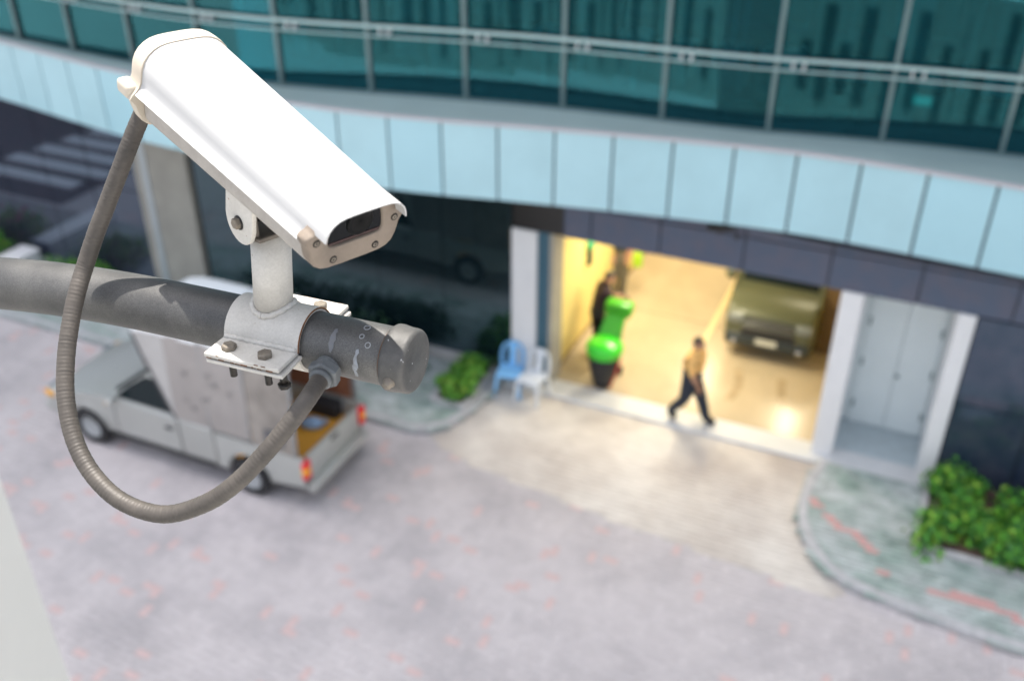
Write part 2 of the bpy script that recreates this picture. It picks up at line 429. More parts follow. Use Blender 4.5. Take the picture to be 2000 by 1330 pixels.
# strips added behind the glass to give it faint vertical streaks
x = -9.0; k = 0
while x < 10.5:
    wd = random.choice((.06, .09, .16, .3, .5)); dd = CW(x) + random.uniform(.7, 2.2)
    bm = NB(); box(bm, x, x + wd, dd, dd + .02, 5.44, 9.2)
    obj("streak_strip", bm, (mat("streak_teal", (.05, .22, .24), .5), mat("streak_pale", (.16, .34, .36), .5), mat("streak_dark", (.008, .03, .035), .5))[k % 3], bld)
    x += wd + random.uniform(.12, .75); k += 1
# pale cabinets inside the upper floor
ORD = ('leftmost', 'second from left', 'third from left', 'fourth from left', 'fifth from left', 'fifth from right', 'fourth from right', 'third from right', 'second from right', 'rightmost')
cabs = [(-.9, .55), (.05, .6), (.72, .55), (1.5, .6), (2.5, .6), (3.3, .7), (4.5, .65), (5.45, .8), (6.5, .9), (7.6, .8)]
for i, (t, wd) in enumerate(cabs):
    r = thing("cabinet", f"{ORD[i]} pale cyan low cabinet in the row behind the upper floor glass", "cabinet", FW(t, 2.95, 5.43), FROT, "pale cabinets behind the upper glass")
    bm = NB(); box(bm, 0, wd, 0, .45, .04, .30 + .05 * (i % 3), .01); obj("carcass", bm, mat("cabinet_cyan", (.42, .80, .92), .5), r)
    bm = NB(); box(bm, .02, wd - .02, .02, .43, 0, .04); obj("plinth", bm, M_black, r)
# exit sign behind the glass
ex = thing("exit_sign", "small mint green exit sign behind the upper floor glass", "sign", FW(6.05, .75, 5.86), FROT)
bm = NB(); box(bm, -.13, .13, 0, .03, 0, .12, .006); obj("housing", bm, emit_mat("mint_sign", (.2, .6, .48), .35), ex)
bm = NB(); box(bm, -.01, .01, .005, .02, .14, .9); obj("hanger", bm, M_black, ex)

# ground floor. structural back wall, granite cladding, glass, garage, door recess
gr = NB(); box(gr, 7.46, 14, .03, .25, .02, 3.1); box(gr, .52, 14, .031, .24, 3.13, 4.23)
gw = obj("granite_wall", gr, M_joint, bld)
def slabs(parent, t0, t1, z0, z1, n, m, d0=-.0, dj=.012):
    w_ = (t1 - t0) / n
    for i in range(n):
        bm = NB(); box(bm, t0 + i * w_ + dj, t0 + (i + 1) * w_ - dj, d0, d0 + .029, z0 + dj, z1 - dj); obj("slab", bm, m, parent)
for a, b in ((.95, 1.44), (1.44, 2.62), (2.62, 3.98), (3.98, 5.3), (5.3, 6.6), (6.6, 7.9), (7.9, 9.2), (9.2, 10.5), (10.5, 11.8)):
    slabs(gw, a, b, 3.115, 3.72, 1, M_granite); slabs(gw, a, b, 3.72, 4.22, 1, M_granite)
slabs(gw, 7.47, 11.8, 1.6, 3.11, 4, M_granite3); slabs(gw, 7.47, 11.8, .03, 1.6, 4, M_granite3)
gl = NB(); box(gl, -20, -8.45, .03, .25, .02, 4.23); lw = obj("granite_wall", gl, M_joint, bld)
slabs(lw, -17.5, -8.46, 2.3, 4.22, 7, M_granite2); slabs(lw, -17.5, -8.46, .1, 2.3, 7, M_granite2)
# column
cl = NB(); box(cl, -8.38, -6.98, -.1, .5, .09, 4.23, .01); col = obj("column", cl, M_cream, bld)
bm = NB(); box(bm, -8.16, -8.0, -.125, -.102, .10, 4.2, .004); obj("trim_strip", bm, M_alu, col)
# dark glass front
gf = NB(); box(gf, -6.95, -.02, .05, .2, .02, 4.23); gfo = obj("glass_front", gf, M_joint, bld)
for i in range(5):
    a = -6.93 + i * 1.385
    bm = NB(); box(bm, a + .006, a + 1.379, .0, .045, .30, 4.2); obj("pane", bm, M_dkglass, gfo)
bm = NB(); box(bm, -6.96, -.03, -.10, .045, .09, .29, .012); obj("plinth", bm, M_stone, gfo)
bm = NB(); box(bm, .0, .93, .02, .2, 3.13, 4.22); obj("lintel_panel", bm, mat("dark_brown_panel", (.02, .02, .02), .3), bld)
# garage jambs, opening
bm = NB(); box(bm, .0, .47, -.03, .25, .02, 3.128, .01); obj("white_post", bm, M_white, bld)
bm = NB(); box(bm, .473, .70, .05, .16, .02, 3.128); obj("glass_strip", bm, M_blue, bld)
bm = NB(); box(bm, .703, .78, .0, .5, .02, 3.128); obj("garage_jamb", bm, M_cream, bld)
bm = NB(); box(bm, 5.535, 5.87, -.03, 1.25, .02, 3.128, .01); obj("white_post", bm, M_white, bld)
# garage room
bm = NB(); box(bm, -.2, 5.7, .25, 1.3, -.05, .05); box(bm, -.2, 6.4, 1.301, 10.2, -.05, .05); obj("garage_floor", bm, M_epoxy, bld)
bm = NB(); box(bm, .30, .70, .5, 10.2, .05, 3.4); obj("garage_wall", bm, M_yellow, bld)
bm = NB(); box(bm, .70, 6.4, 10.2, 10.4, .05, 3.4); obj("garage_wall", bm, M_yellow, bld)
bm = NB(); box(bm, 6.4, 6.6, 1.5, 10.2, .05, 3.4); obj("garage_wall", bm, M_yellow, bld)
bm = NB(); box(bm, 5.10, 5.534, 3.2, 3.5, .05, 3.4); obj("garage_pillar", bm, M_brown, bld)
bm = NB(); box(bm, .3, 6.6, .26, 10.4, 3.4, 3.5); obj("garage_ceiling", bm, mat("garage_ceiling", (.6, .5, .3), .7), bld)
bm = NB(); box(bm, 2.93, 3.03, 2.4, 9.5, .054, .058); obj("bay_line", bm, mat("bay_line", (.80, .64, .34), .4), bld)
bm = NB(); box(bm, 1.0, 1.06, .5, 5.5, .0535, .0565); 
bm.free()
for d in (3.4, 6.6):
    bm = NB(); box(bm, .702, 6.39, d, d + .012, .0505, .0525); obj("floor_joint", bm, M_joint, bld)
bm = NB(); box(bm, .70, .712, .5, 10.19, .052, .16); obj("skirting", bm, mat("skirting_tan", (.34, .24, .10), .5), bld)
bm = NB(); tube(bm, [(.74, 1.2, 3.1), (.74, 9.8, 3.1)], .025, 8); obj("wall_pipe", bm, M_alu, bld)
for k, (x, y) in enumerate(((3.9, .9), (4.75, .9))):
    bm = NB(); rings = [[(x + .07 * math.sin(i * .35 + k) - .08, y + i * .1, .0508), (x + .07 * math.sin(i * .35 + k) + .08, y + i * .1, .0508), (x + .07 * math.sin(i * .35 + k) + .08, y + i * .1, .0516), (x + .07 * math.sin(i * .35 + k) - .08, y + i * .1, .0516)] for i in range(12)]
    loft(bm, rings); bmesh.ops.recalc_face_normals(bm, faces=bm.faces); obj("tyre_mark", bm, mat("tyre_mark", (.36, .28, .175), .25, col2=(.52, .41, .26), vscale=6), bld)
bm = NB(); box(bm, -.06, 7.46, -.27, .247, -.04, .06, .015); obj("threshold", bm, M_apron, bld)
# garage lamps: fixtures with their own light
M_lamp = emit_mat("lamp_tube", (1, .82, .5), 2)
for i, (t, d) in enumerate(((1.7, 2.4), (3.0, 1.2), (2.3, 6.0), (4.57, 5.3))):
    r = thing("ceiling_lamp", ("long warm ceiling lamp above the worker near the garage mouth", "long warm ceiling lamp above the middle of the garage mouth", "long warm ceiling lamp deep in the garage on the yellow wall side", "long warm ceiling lamp deep in the garage above the van roof")[i], "lamp", FW(t, d, 3.36), FROT, "warm lamps under the garage ceiling")
    bm = NB(); box(bm, -.09, .09, -.65, .65, 0, .035); obj("fixture", bm, M_white, r)
    bm = NB(); rod(bm, (0, -.6, -.03), (0, .6, -.03), .02); obj("tube", bm, M_lamp, r)
    L = bpy.data.lights.new("garage_light", 'AREA'); L.shape = 'RECTANGLE'; L.size = .2; L.size_y = 1.2; L.energy = 44; L.color = (1, .88, .64)
    lo = bpy.data.objects.new("garage_light", L); COL.objects.link(lo); lo.parent = r; lo.location = (0, 0, -.06)
# door recess
bm = NB(); box(bm, 5.872, 7.3, .25, 1.2, -.03, .055); obj("recess_floor", bm, mat("blue_grey_floor", (.50, .58, .61), .4, var=.12), bld)
bm = NB(); box(bm, 7.2, 7.455, -.035, 1.2, .02, 3.128, .01); obj("door_jamb", bm, M_white, bld)
bm = NB(); box(bm, 5.87, 7.2, 1.2, 1.3, .05, 3.4); drf = obj("door_frame", bm, M_doorw, bld)
bm = NB(); box(bm, 5.872, 7.198, .25, 1.19, 3.14, 3.4); obj("recess_ceiling", bm, M_white, bld)
for a, b, hx in ((5.98, 6.555, 6.0), (6.565, 7.14, 7.12)):
    bm = NB(); box(bm, a, b, 1.15, 1.195, .06, 2.9, .006)
    lf = obj("door_leaf", bm, M_doorw, drf)
    for z in (.45, 1.3, 2.1, 2.6):
        bm = NB(); rod(bm, (hx, 1.135, z - .07), (hx, 1.135, z + .07), .018, n=8); obj("hinge", bm, M_mull, lf)
bm = NB(); lathe(bm, [(.03, 0), (.035, .02), (.02, .05), (.0, .052)], (6.60, 1.148, 1.15), (0, -1, 0), 12); obj("door_knob", bm, M_mull, drf)
# small dark camera under the fascia, and a conduit along the lintel
wc = thing("wall_camera", "small dark camera bracketed to the granite lintel below the cyan band", "camera", FW(3.58, .0, 3.76), FROT)
bm = NB(); box(bm, -.04, .04, -.10, -.002, -.03, .08, .01); obj("bracket", bm, M_black, wc)
bm = NB(); box(bm, -.16, .30, -.22, -.101, .06, .16, .02, M=Matrix.Rotation(R(-12), 4, 'Y')); obj("body", bm, M_black, wc)
bm = NB(); rod(bm, (.26, -.16, .05), (.30, -.16, -.03), .03, n=10); obj("lens", bm, M_black, wc)
bm = NB(); tube(bm, [(3.9, -.035, 3.93), (5, -.035, 3.87), (7, -.035, 3.84), (11, -.035, 3.82)], .022, 8); obj("conduit", bm, M_black, bld)
# green round fitting on the yellow wall
hr = thing("wall_fitting", "round green and teal fitting on the yellow garage wall", "fitting", FW(.70, 2.0, 2.05), FROT)
bm = NB(); lathe(bm, [(.11, 0), (.12, .05), (.06, .12), (.0, .13)], (0, 0, 0), (1, 0, 0), 16); obj("dome", bm, mat("green_fitting", (.03, .35, .12), .4), hr)
bm = NB(); box(bm, .0, .09, -.06, .06, -.42, -.12, .01); obj("case", bm, mat("teal_fitting", (.06, .10, .07), .5), hr)

# ------------------------------------------------------------------ the building this is seen from
nb = thing("concrete_building", "pale concrete building with a wing wall at the lower left corner of the view", "building", (0, 0, 0))
bm = NB(); box(bm, -2.75, -2.35, -2.0, 3.52, -.2, 8.95, .01); obj("wing_wall", bm, M_conc, nb)
bm = NB(); box(bm, -26, 22, -14, -2.0, -.2, 4.4); nbw = obj("wall", bm, M_conc, nb)
for i in range(58):
    x = -24 + i * .75 + random.uniform(-.3, .25)
    if -3.2 < x < -2.0: continue
    bm = NB(); box(bm, x, x + random.uniform(.06, .42), -2.0, -1.96, random.uniform(.2, 1.6), random.uniform(2.4, 4.1)); obj("window", bm, mat("streak_window", (.20, .26, .27), .25), nbw)  # unseen windows, shaped as random strips to mirror as streaks in the upper glass

# ------------------------------------------------------------------ plants
def leaf_bm(pts, size, lean=.5):
    bm = NB()
    for p, nrm in pts:
        s = size * random.uniform(.6, 1.25)
        d = (nrm + V(random.gauss(0, lean), random.gauss(0, lean), random.gauss(.2, lean))).normalized()
        x, y, z = basis(d); a = random.uniform(0, 6.28)
        e = x * math.cos(a) + y * math.sin(a); f = d.cross(e)
        q = [p - e * s * .5, p + f * s * .28 + d * s * .08, p + e * s * .55 - d * s * .1, p - f * s * .28 + d * s * .08]
        vs = [bm.verts.new(v) for v in q]
        fa = bm.faces.new((vs[0], vs[1], vs[2])); fb = bm.faces.new((vs[0], vs[2], vs[3]))
        k = random.random(); mi = 0 if k < .5 else (1 if k < .82 else 2)
        fa.material_index = fb.material_index = mi
    return bm
def leaf_mats(n, cols): return [mat(f"{n}_{i}", c, .5, var=.25, vscale=9, spec=.4) for i, c in enumerate(cols)]
L_hedge = leaf_mats("hedge_leaf", [(.045, .20, .03), (.12, .40, .035), (.27, .50, .045)])
L_shrub = leaf_mats("shrub_leaf", [(.07, .25, .03), (.14, .42, .04), (.28, .48, .06)])
L_dark = leaf_mats("dark_leaf", [(.02, .07, .03), (.035, .11, .04), (.05, .14, .05)])
M_stem = mat("stem", (.10, .07, .04), .8)
M_flower = mat("flower", (.55, .08, .22), .6)
def lumps(area, n, r0, r1, zmax):
    return [(V(random.uniform(area[0], area[1]), random.uniform(area[2], area[3]), random.uniform(.12, 1) * zmax), random.uniform(r0, r1)) for _ in range(n)]
def plant(name, label, cat, loc, area, h, n, size, mats, group=None, stems=10, rot=FROT, flowers=0):
    r = thing(name, label, cat, loc, rot, group)
    L = lumps(area, max(6, int((area[1] - area[0]) * (area[3] - area[2]) * 22)), h * .35, h * .6, h * .75)
    pts = []
    while len(pts) < n:
        c, rad = random.choice(L)
        d = V(random.gauss(0, 1), random.gauss(0, 1), random.gauss(.35, 1)).normalized()
        p = c + d * rad * random.choice((random.uniform(.45, 1.05), random.uniform(.7, 1.3)))
        if p.z > .02: pts.append((p, d))
    obj("foliage", leaf_bm(pts, size), mats, r, kind="stuff")
    bm = NB()
    for i in range(stems):
        x, y = random.uniform(area[0], area[1]), random.uniform(area[2], area[3])
        a = V(x, y, -.02); b = a + V(random.gauss(0, .1), random.gauss(0, .1), h * .7)
        rod(bm, a, b, .012, .006, 6)
    obj("stems", bm, M_stem, r, kind="stuff")
    if flowers:
        bm = NB()
        for i in range(flowers):
            c, rad = random.choice(L); d = V(random.gauss(0, 1), random.gauss(0, 1), abs(random.gauss(.5, 1))).normalized()
            ell(bm, c + d * rad, .05, .05, .04, 8, 5)
        obj("flower", bm, M_flower, r)
    return r
def planter(name, label, t0, t1, d0, d1, h=.2, soil=True):
    r = thing(name, label, "planter", FW(t0, d0, .1), FROT)
    W, D = t1 - t0, d1 - d0
    bm = NB(); box(bm, 0, W, 0, .1, 0, h, .01); obj("front_edge", bm, M_kerb, r)
    bm = NB(); box(bm, 0, .1, .102, D, 0, h, .01); obj("side_edge", bm, M_kerb, r)
    bm = NB(); box(bm, W - .1, W, .102, D, 0, h, .01); obj("side_edge", bm, M_kerb, r)
    bm = NB(); box(bm, .102, W - .102, .102, D, 0, h - .05); obj("soil", bm, mat("soil", (.12, .075, .055), .9, var=.4, vscale=9), r)
    return r
planter("planter", "low kerbed planter bed holding the thick green hedge at right", 7.34, 12, -1.86, -.02, .10)
plant("hedge", "thick glossy green hedge in the bed beside the white door", "hedge", FW(7.34, -1.86, .14), (.08, 4.4, .06, 1.6), .46, 13500, .115, L_hedge, stems=30)
planter("planter", "small kerbed planter bed with shrubs beside the two plastic chairs", -1.0, -.28, -1.45, -.12, .10)
plant("shrub", "small bright green leafy shrub in the bed left of the blue chair", "shrub", FW(-1.0, -1.45, .14), (.08, .64, .10, 1.25), .42, 1500, .12, L_shrub, stems=9)
plant("shrub_row", "row of dark green shrubs at the foot of the dark glass front", "shrub", FW(-6.4, -.95, .12), (.1, 4.6, .15, .7), .62, 2600, .13, L_dark, stems=16)
plant("shrub", "dark shrub close to the white post left of the garage", "shrub", FW(-.95, -.16, .3), (.25, .75, -.02, .04), .2, 120, .09, L_dark, stems=3)
plant("flowering_shrub", "green shrub with pink and red flowers at the far left edge", "shrub", FW(-14.2, -1.2, .12), (.1, 1.6, .1, .9), .6, 900, .13, L_shrub, stems=8, flowers=34)
plant("shrub", "green shrub between the pale ramp and the cream column", "shrub", FW(-11.2, -1.1, .12), (.1, 1.6, .1, .9), .5, 800, .13, L_shrub, stems=8)
pw = thing("low_wall", "low white side wall running out from the granite beside the shrubs at far left", "wall", FW(-12.25, -2.25, .12), FROT)
bm = NB(); box(bm, 0, .5, 0, 2.1, 0, .26, .01); obj("wall_body", bm, M_white, pw)
bm = NB(); box(bm, -.03, .53, -.02, 2.12, .261, .30, .008); obj("coping", bm, M_white, pw)

# ------------------------------------------------------------------ pickup truck (local x forward, y to its left)
M_silver = mat("silver_paint", (.42, .43, .41), .32, metal=.2, var=.04, spec=.6, coat=.4)
M_carglass = mat("car_glass", (.006, .014, .017), .06, spec=.35)
M_tarp = mat("grey_tarp", (.35, .325, .31), .75, var=.14, vscale=1.6, bump=.4, bscale=20)
M_tarpw = mat("white_tarp", (.74, .76, .78), .6, var=.05)
M_chrome = mat("chrome", (.6, .62, .64), .2, metal=1)
M_redl = mat("red_lens", (.75, .02, .03), .25, spec=.6)
M_yell = mat("amber_lens", (.85, .40, .02), .25, spec=.6)
M_orange = mat("orange_mat", (.95, .46, .06), .6, var=.1)
def arch(cx, r, n=9, z0=.42): return [(cx + r * math.cos(math.pi * i / n), z0 - .06 + r * math.sin(math.pi * i / n) * 1.02) for i in range(n + 1)]
def wheel(parent, x, y, r, wd, side):
    bm = NB(); lathe(bm, [(r * .62, -wd / 2), (r * .94, -wd / 2), (r, -wd * .36), (r, wd * .36), (r * .94, wd / 2), (r * .62, wd / 2), (r * .60, 0), (r * .62, -wd / 2)], (x, y, r), (0, side, 0), 28, cap=False)
    wo = obj("wheel", bm, M_rubber, parent, 40)
    bm = NB(); lathe(bm, [(r * .62, -wd * .3), (r * .62, wd * .42), (r * .56, wd * .46), (r * .5, wd * .3), (.06, wd * .34), (.05, wd * .42), (0, wd * .42)], (x, y, r), (0, side, 0), 28)
    for k in range(6):
        a = k * math.pi / 3
        box(bm, x - .028, x + .028, y + side * wd * .28 - .01, y + side * wd * .28 + .035, r + .06, r + r * .58, .006, M=Matrix.Translation((x, 0, r)) @ Matrix.Rotation(a, 4, 'Y') @ Matrix.Translation((-x, 0, -r)))
    obj("rim", bm, mat("alloy_rim", (.45, .47, .48), .4, metal=.2), wo, 40)
tr = thing("pickup_truck", "silver pickup truck with a grey tarpaulin canopy over its orange floored bed", "truck", FW(-4.05, -3.87, 0), FROT + math.pi)
WB, HW = 1.65, .86     # half wheelbase, half width
# front body: bonnet, wings and cab lower part, one side silhouette
prof = [(-1.02, .36)] + [] + [(1.65 - .46, .36)] + [(1.65 - .42 * math.cos(math.pi * i / 10), .38 + .42 * math.sin(math.pi * i / 10)) for i in range(11)] + [(1.65 + .46, .36), (2.52, .36), (2.60, .45), (2.60, .72), (2.52, .86), (2.3, .94), (1.75, 1.02), (1.18, 1.09), (.9, 1.10), (-1.02, 1.10)]
bm = NB(); prism(bm, prof, -HW, HW, 'xz', .06, 3)
body = obj("body", bm, M_silver, tr, 35)
# cab greenhouse
def ring(z, xf, xr, hw): return [(xf, -hw, z), (xf, hw, z), (xr, hw, z), (xr, -hw, z)]
bm = NB(); loft(bm, [ring(1.08, 1.09, -1.0, .80), ring(1.35, .74, -1.0, .76), ring(1.66, .32, -.97, .70), ring(1.76, .08, -.90, .62)])
bmesh.ops.bevel(bm, geom=[e for e in bm.edges], offset=.035, segments=2, affect='EDGES')
cab = obj("cab", bm, M_silver, tr, 40)
bm = NB(); vs = [bm.verts.new(p) for p in ((1.03, -.70, 1.14), (1.03, .70, 1.14), (.38, .61, 1.62), (.38, -.61, 1.62))]
bm.faces.new(vs); r_ = bmesh.ops.extrude_face_region(bm, geom=bm.faces[:]); bmesh.ops.translate(bm, verts=[v for v in r_["geom"] if isinstance(v, bmesh.types.BMVert)], vec=(.03, 0, .05))
bmesh.ops.recalc_face_normals(bm, faces=bm.faces); obj("windscreen", bm, M_carglass, tr)
for s in (1, -1):
    bm = NB()
    poly = [(.98, 1.12, .802), (-.26, 1.12, .802), (-.26, 1.62, .714), (.33, 1.62, .714), (.68, 1.38, .760)]
    a = [bm.verts.new((x, s * (y + .004), z)) for x, z, y in poly]; b = [bm.verts.new((x, s * (y - .03), z)) for x, z, y in poly]
    bm.faces.new(a); bm.faces.new(b[::-1])
    for i in range(5): bm.faces.new((a[i], b[i], b[(i + 1) % 5], a[(i + 1) % 5]))
    bmesh.ops.recalc_face_normals(bm, faces=bm.faces); obj("side_window", bm, M_carglass, tr)
    bm = NB()   # door, as a thin proud panel
    prism(bm, [(-.32, .42), (.95, .42), (1.02, .60), (.98, 1.06), (-.32, 1.06)], s * (HW + .002), s * (HW + .012), 'xz', .004, 1)
    dr = obj("door", bm, M_silver, tr, 40)
    bm = NB(); box(bm, -.22, -.06, s * (HW + .0125), s * (HW + .045), .84, .885, .01) if s > 0 else box(bm, -.22, -.06, -HW - .045, -HW - .0125, .84, .885, .01)
    obj("handle", bm, M_black, dr)
    bm = NB(); tube(bm, [(x, s * (HW + .003), z) for x, z in ((-.335, 1.07), (-.335, .41), (.955, .41), (1.035, .60), (.995, 1.07))], .007, 5); obj("door_seam", bm, M_joint, tr)
    bm = NB(); box(bm, -.98, 1.18, s * (HW + .004) - .006, s * (HW + .004) + .006, .33, .40); obj("sill_trim", bm, M_rubber, tr)
    for ax in (WB, -WB):
        bm = NB(); tube(bm, [(ax + .43 * math.cos(math.pi * i / 12), s * (HW + .002), .38 + .425 * math.sin(math.pi * i / 12)) for i in range(13)], .02, 6); obj("wheel_arch", bm, M_silver, tr, 60)
    bm = NB(); ell(bm, V(.92, s * .98, 1.14), .07, .09, .075); rod(bm, (.92, s * .8, 1.10), (.92, s * .95, 1.12), .02, n=8); obj("mirror", bm, M_silver, tr, 60)
    bm = NB(); box(bm, 2.42, 2.60, s * .62 - .14, s * .62 + .16, .74, .86, .03, seg=2); obj("headlight", bm, M_chrome, tr, 40)
    bm = NB(); box(bm, 2.36, 2.58, s * .83 - .045, s * .83 + .045, .73, .85, .03, seg=2); obj("indicator", bm, M_yell, tr, 40)
    bm = NB(); box(bm, 1.10, 1.19, s * (HW + .015) - .01, s * (HW + .015) + .01, .93, .98, .006); obj("side_marker", bm, M_yell, tr)
    for x in (WB, -WB): wheel(tr, x, s * .785, .345, .22, s)
# bumpers
bm = NB(); box(bm, 2.50, 2.70, -.86, .86, .38, .58, .06, seg=3); obj("front_bumper", bm, M_silver, tr, 40)
bm = NB(); box(bm, 2.58, 2.62, -.45, .45, .60, .74, .01); obj("grille", bm, M_black, tr)
bm = NB(); box(bm, -2.82, -2.66, -.80, .80, .36, .50, .03, seg=2); obj("rear_bumper", bm, M_silver, tr, 40)
# load bed
bedp = [(-2.68, .46), (-1.65 - .44, .40)] + [(-1.65 - .41 * math.cos(math.pi * i / 10), .40 + .41 * math.sin(math.pi * i / 10)) for i in range(11)] + [(-1.65 + .44, .40), (-1.04, .36), (-1.04, 1.02), (-2.70, 1.02)]
for s in (1, -1):
    bm = NB(); prism(bm, bedp, s * HW, s * (HW - .07), 'xz', .02, 2); obj("bed_side", bm, M_silver, tr, 40)
    bm = NB(); box(bm, -2.745, -2.655, s * .79 - .075, s * .79 + .075, .62, .95, .02, seg=2); tl = obj("tail_light", bm, M_redl, tr, 40)
    bm = NB(); box(bm, -2.755, -2.66, s * .80 - .055, s * .80 + .076, .73, .84, .015); obj("amber_lens", bm, M_yell, tl, 40)
bm = NB(); box(bm, -2.70, -2.63, -.71, .71, .50, .98, .02, seg=2); tgt = obj("tailgate", bm, M_silver, tr, 40)
bm = NB(); box(bm, -2.715, -2.70, -.10, .10, .86, .92, .005); obj("handle", bm, M_black, tgt)
bm = NB(); box(bm, -2.63, -1.03, -.788, .788, .50, .58); obj("bed_floor", bm, M_black, tr)
bm = NB(); box(bm, -2.60, -1.05, -.77, .77, .583, .70, .01); obj("orange_floor", bm, M_orange, tr)
bm = NB(); box(bm, -1.10, -1.045, -.785, .785, .71, 1.10); obj("bed_front", bm, M_silver, tr)
# tarpaulin canopy: hoops and side sheets over the cab roof and the bed
def hoop(x, z0=1.03, zt=2.84):
    pts = [(x, .84, z0), (x, .80, zt - .22), (x, .72, zt - .04), (x, .60, zt), (x, -.60, zt), (x, -.72, zt - .04), (x, -.80, zt - .22), (x, -.84, z0)]
    return pts
for x in (-2.60, -1.75, -1.0):
    bm = NB(); tube(bm, spline(hoop(x), 4), .022, 8); obj("hoop", bm, mat("dull_steel", (.25, .27, .28), .5), tr, 60)
def sheet(x0, x1, s, z0, z1, nx=8, sag=.03):
    bm = NB(); rings = []
    for i in range(nx + 1):
        x = x0 + (x1 - x0) * i / nx; wob = sag * math.sin(i * 2.1) * .5
        rings.append([(x, s * (.852 + wob * .3), z0), (x, s * (.842 + wob), (z0 + z1) / 2), (x, s * (.815 + wob), z1 - .12), (x, s * (.80 + wob), z1), (x, s * (.79 + wob), z1), (x, s * (.805 + wob), z1 - .12), (x, s * (.832 + wob), (z0 + z1) / 2), (x, s * (.842 + wob * .3), z0)])
    loft(bm, rings); bmesh.ops.recalc_face_normals(bm, faces=bm.faces); return bm
for s in (1, -1):
    obj("tarp_side", sheet(-1.78, -.30, s, 1.07, 2.63), M_tarp, tr, 50)
    obj("tarp_side", sheet(-2.58, -1.80, s, 1.03, 2.63, 6), mat("worn_tarp", (.33, .30, .27), .75, var=.35, vscale=3), tr, 50)
bm = NB(); box(bm, -2.40, -2.05, .862, .872, 1.15, 1.42, .01); obj("tarp_patch", bm, mat("dark_patch", (.12, .12, .13), .4), tr)
# the dots of faded print on the tarp
for i in range(9):
    bm = NB(); x = random.uniform(-1.6, -.5); z = random.uniform(1.35, 2.1); q = random.uniform(.03, .06)
    loft(bm, [[(x, h_, z), (x + q, h_, z - .3 * q), (x + q * 1.5, h_, z + q * .8), (x + .3 * q, h_, z + q)] for h_ in (.862, .866)]); bmesh.ops.recalc_face_normals(bm, faces=bm.faces); obj("print_mark", bm, mat("print_grey", (.22, .21, .21), .7), tr)
bm = NB(); rings = []
for x in [-2.64, -2.3, -1.8, -1.4, -1.0, -.6, -.2, .1, .22, .30]:
    k = max(0, (x + .1) / .46); dz = -.10 * k * k
    rings.append([(x, .81, 2.60 + dz), (x, .73, 2.79 + dz), (x, .60, 2.85 + dz), (x, 0, 2.88 + dz), (x, -.60, 2.85 + dz), (x, -.73, 2.79 + dz), (x, -.81, 2.60 + dz), (x, -.785, 2.59 + dz), (x, -.58, 2.82 + dz), (x, 0, 2.85 + dz), (x, .58, 2.82 + dz), (x, .785, 2.59 + dz)])
loft(bm, rings); bmesh.ops.recalc_face_normals(bm, faces=bm.faces); obj("tarp_roof", bm, M_tarpw, tr, 50)
for s in (1, -1):
    bm = NB(); loft(bm, [[(.17, s * y * .82, 2.18), (.30, s * y * .80, 2.53), (-.30, s * y * .80, 2.63), (-.30, s * y * .845, 1.10), (-.21, s * y * .84, 1.27)] for y in (1, .97)]); bmesh.ops.recalc_face_normals(bm, faces=bm.faces); obj("tarp_corner", bm, mat("light_tarp", (.46, .45, .44), .75, var=.1), tr)
    bm = NB(); tube(bm, [(.30, s * .81, 2.53), (.17, s * .83, 2.18), (-.21, s * .855, 1.27), (-.30, s * .86, 1.09)], .018, 8); obj("tarp_hem", bm, mat("dark_hem", (.06, .06, .065), .7), tr)
bm = NB(); box(bm, .20, .23, -.78, .78, 1.9, 2.62, .005); obj("tarp_front", bm, M_tarp, tr)
bm = NB(); box(bm, -2.55, -1.2, -.775, -.745, 1.10, 2.45); obj("inner_board", bm, mat("rust_board", (.25, .10, .055), .6, var=.3, vscale=3), tr)
bd = thing("bundle", "pale blue bundle lying on the orange truck bed floor", "bundle", FW(-1.95, -3.62, .705), FROT + .3)
bm = NB(); ell(bm, V(0, 0, .09), .2, .13, .10); obj("sack", bm, mat("pale_blue_sack", (.35, .5, .7), .7, var=.2), bd, 60)
bm = NB(); rod(bm, (.17, 0, .11), (.25, 0, .15), .035, .05, 10); obj("tied_end", bm, MATS["pale_blue_sack"], bd, 60)
cr = thing("cargo_box", "dark box standing at the far side of the truck bed", "box", FW(-2.1, -3.22, .705), FROT)
bm = NB(); box(bm, -.26, .4, -.08, .13, 0, .25, .015); obj("carton", bm, mat("dark_carton", (.03, .028, .03), .7), cr)
bm = NB(); box(bm, -.27, .41, -.09, .14, .251, .28, .01); obj("lid", bm, mat("dark_carton", (.03, .028, .03), .7), cr)

# ------------------------------------------------------------------ van in the garage (front faces the opening)
M_olive = mat("champagne_paint", (.085, .095, .050), .38, metal=.1, coat=.5)
vn = thing("parked_van", "olive silver van parked nose out inside the lit garage", "van", FW(4.22, 2.42, .05), FROT - math.pi / 2)
# local x forward (out of the garage), y to its left; nose at x = 0
vp = [(-4.2, .30), (-.05, .26), (.0, .36), (.02, .72), (-.02, .97), (-.14, 1.07), (-.45, 1.15), (-.80, 1.21), (-1.55, 1.95), (-2.2, 2.0), (-4.1, 1.97), (-4.25, 1.1)]
bm = NB(); prism(bm, vp, -.84, .84, 'xz', .13, 4)
obj("body", bm, M_olive, vn, 40)
bm = NB()
vs = [bm.verts.new(p) for p in ((-.84, -.73, 1.265), (-.84, .73, 1.265), (-1.50, .65, 1.915), (-1.50, -.65, 1.915))]; bm.faces.new(vs)
r_ = bmesh.ops.extrude_face_region(bm, geom=bm.faces[:]); bmesh.ops.translate(bm, verts=[v for v in r_["geom"] if isinstance(v, bmesh.types.BMVert)], vec=(.02, 0, .022))
bmesh.ops.recalc_face_normals(bm, faces=bm.faces); obj("windscreen", bm, M_carglass, vn)
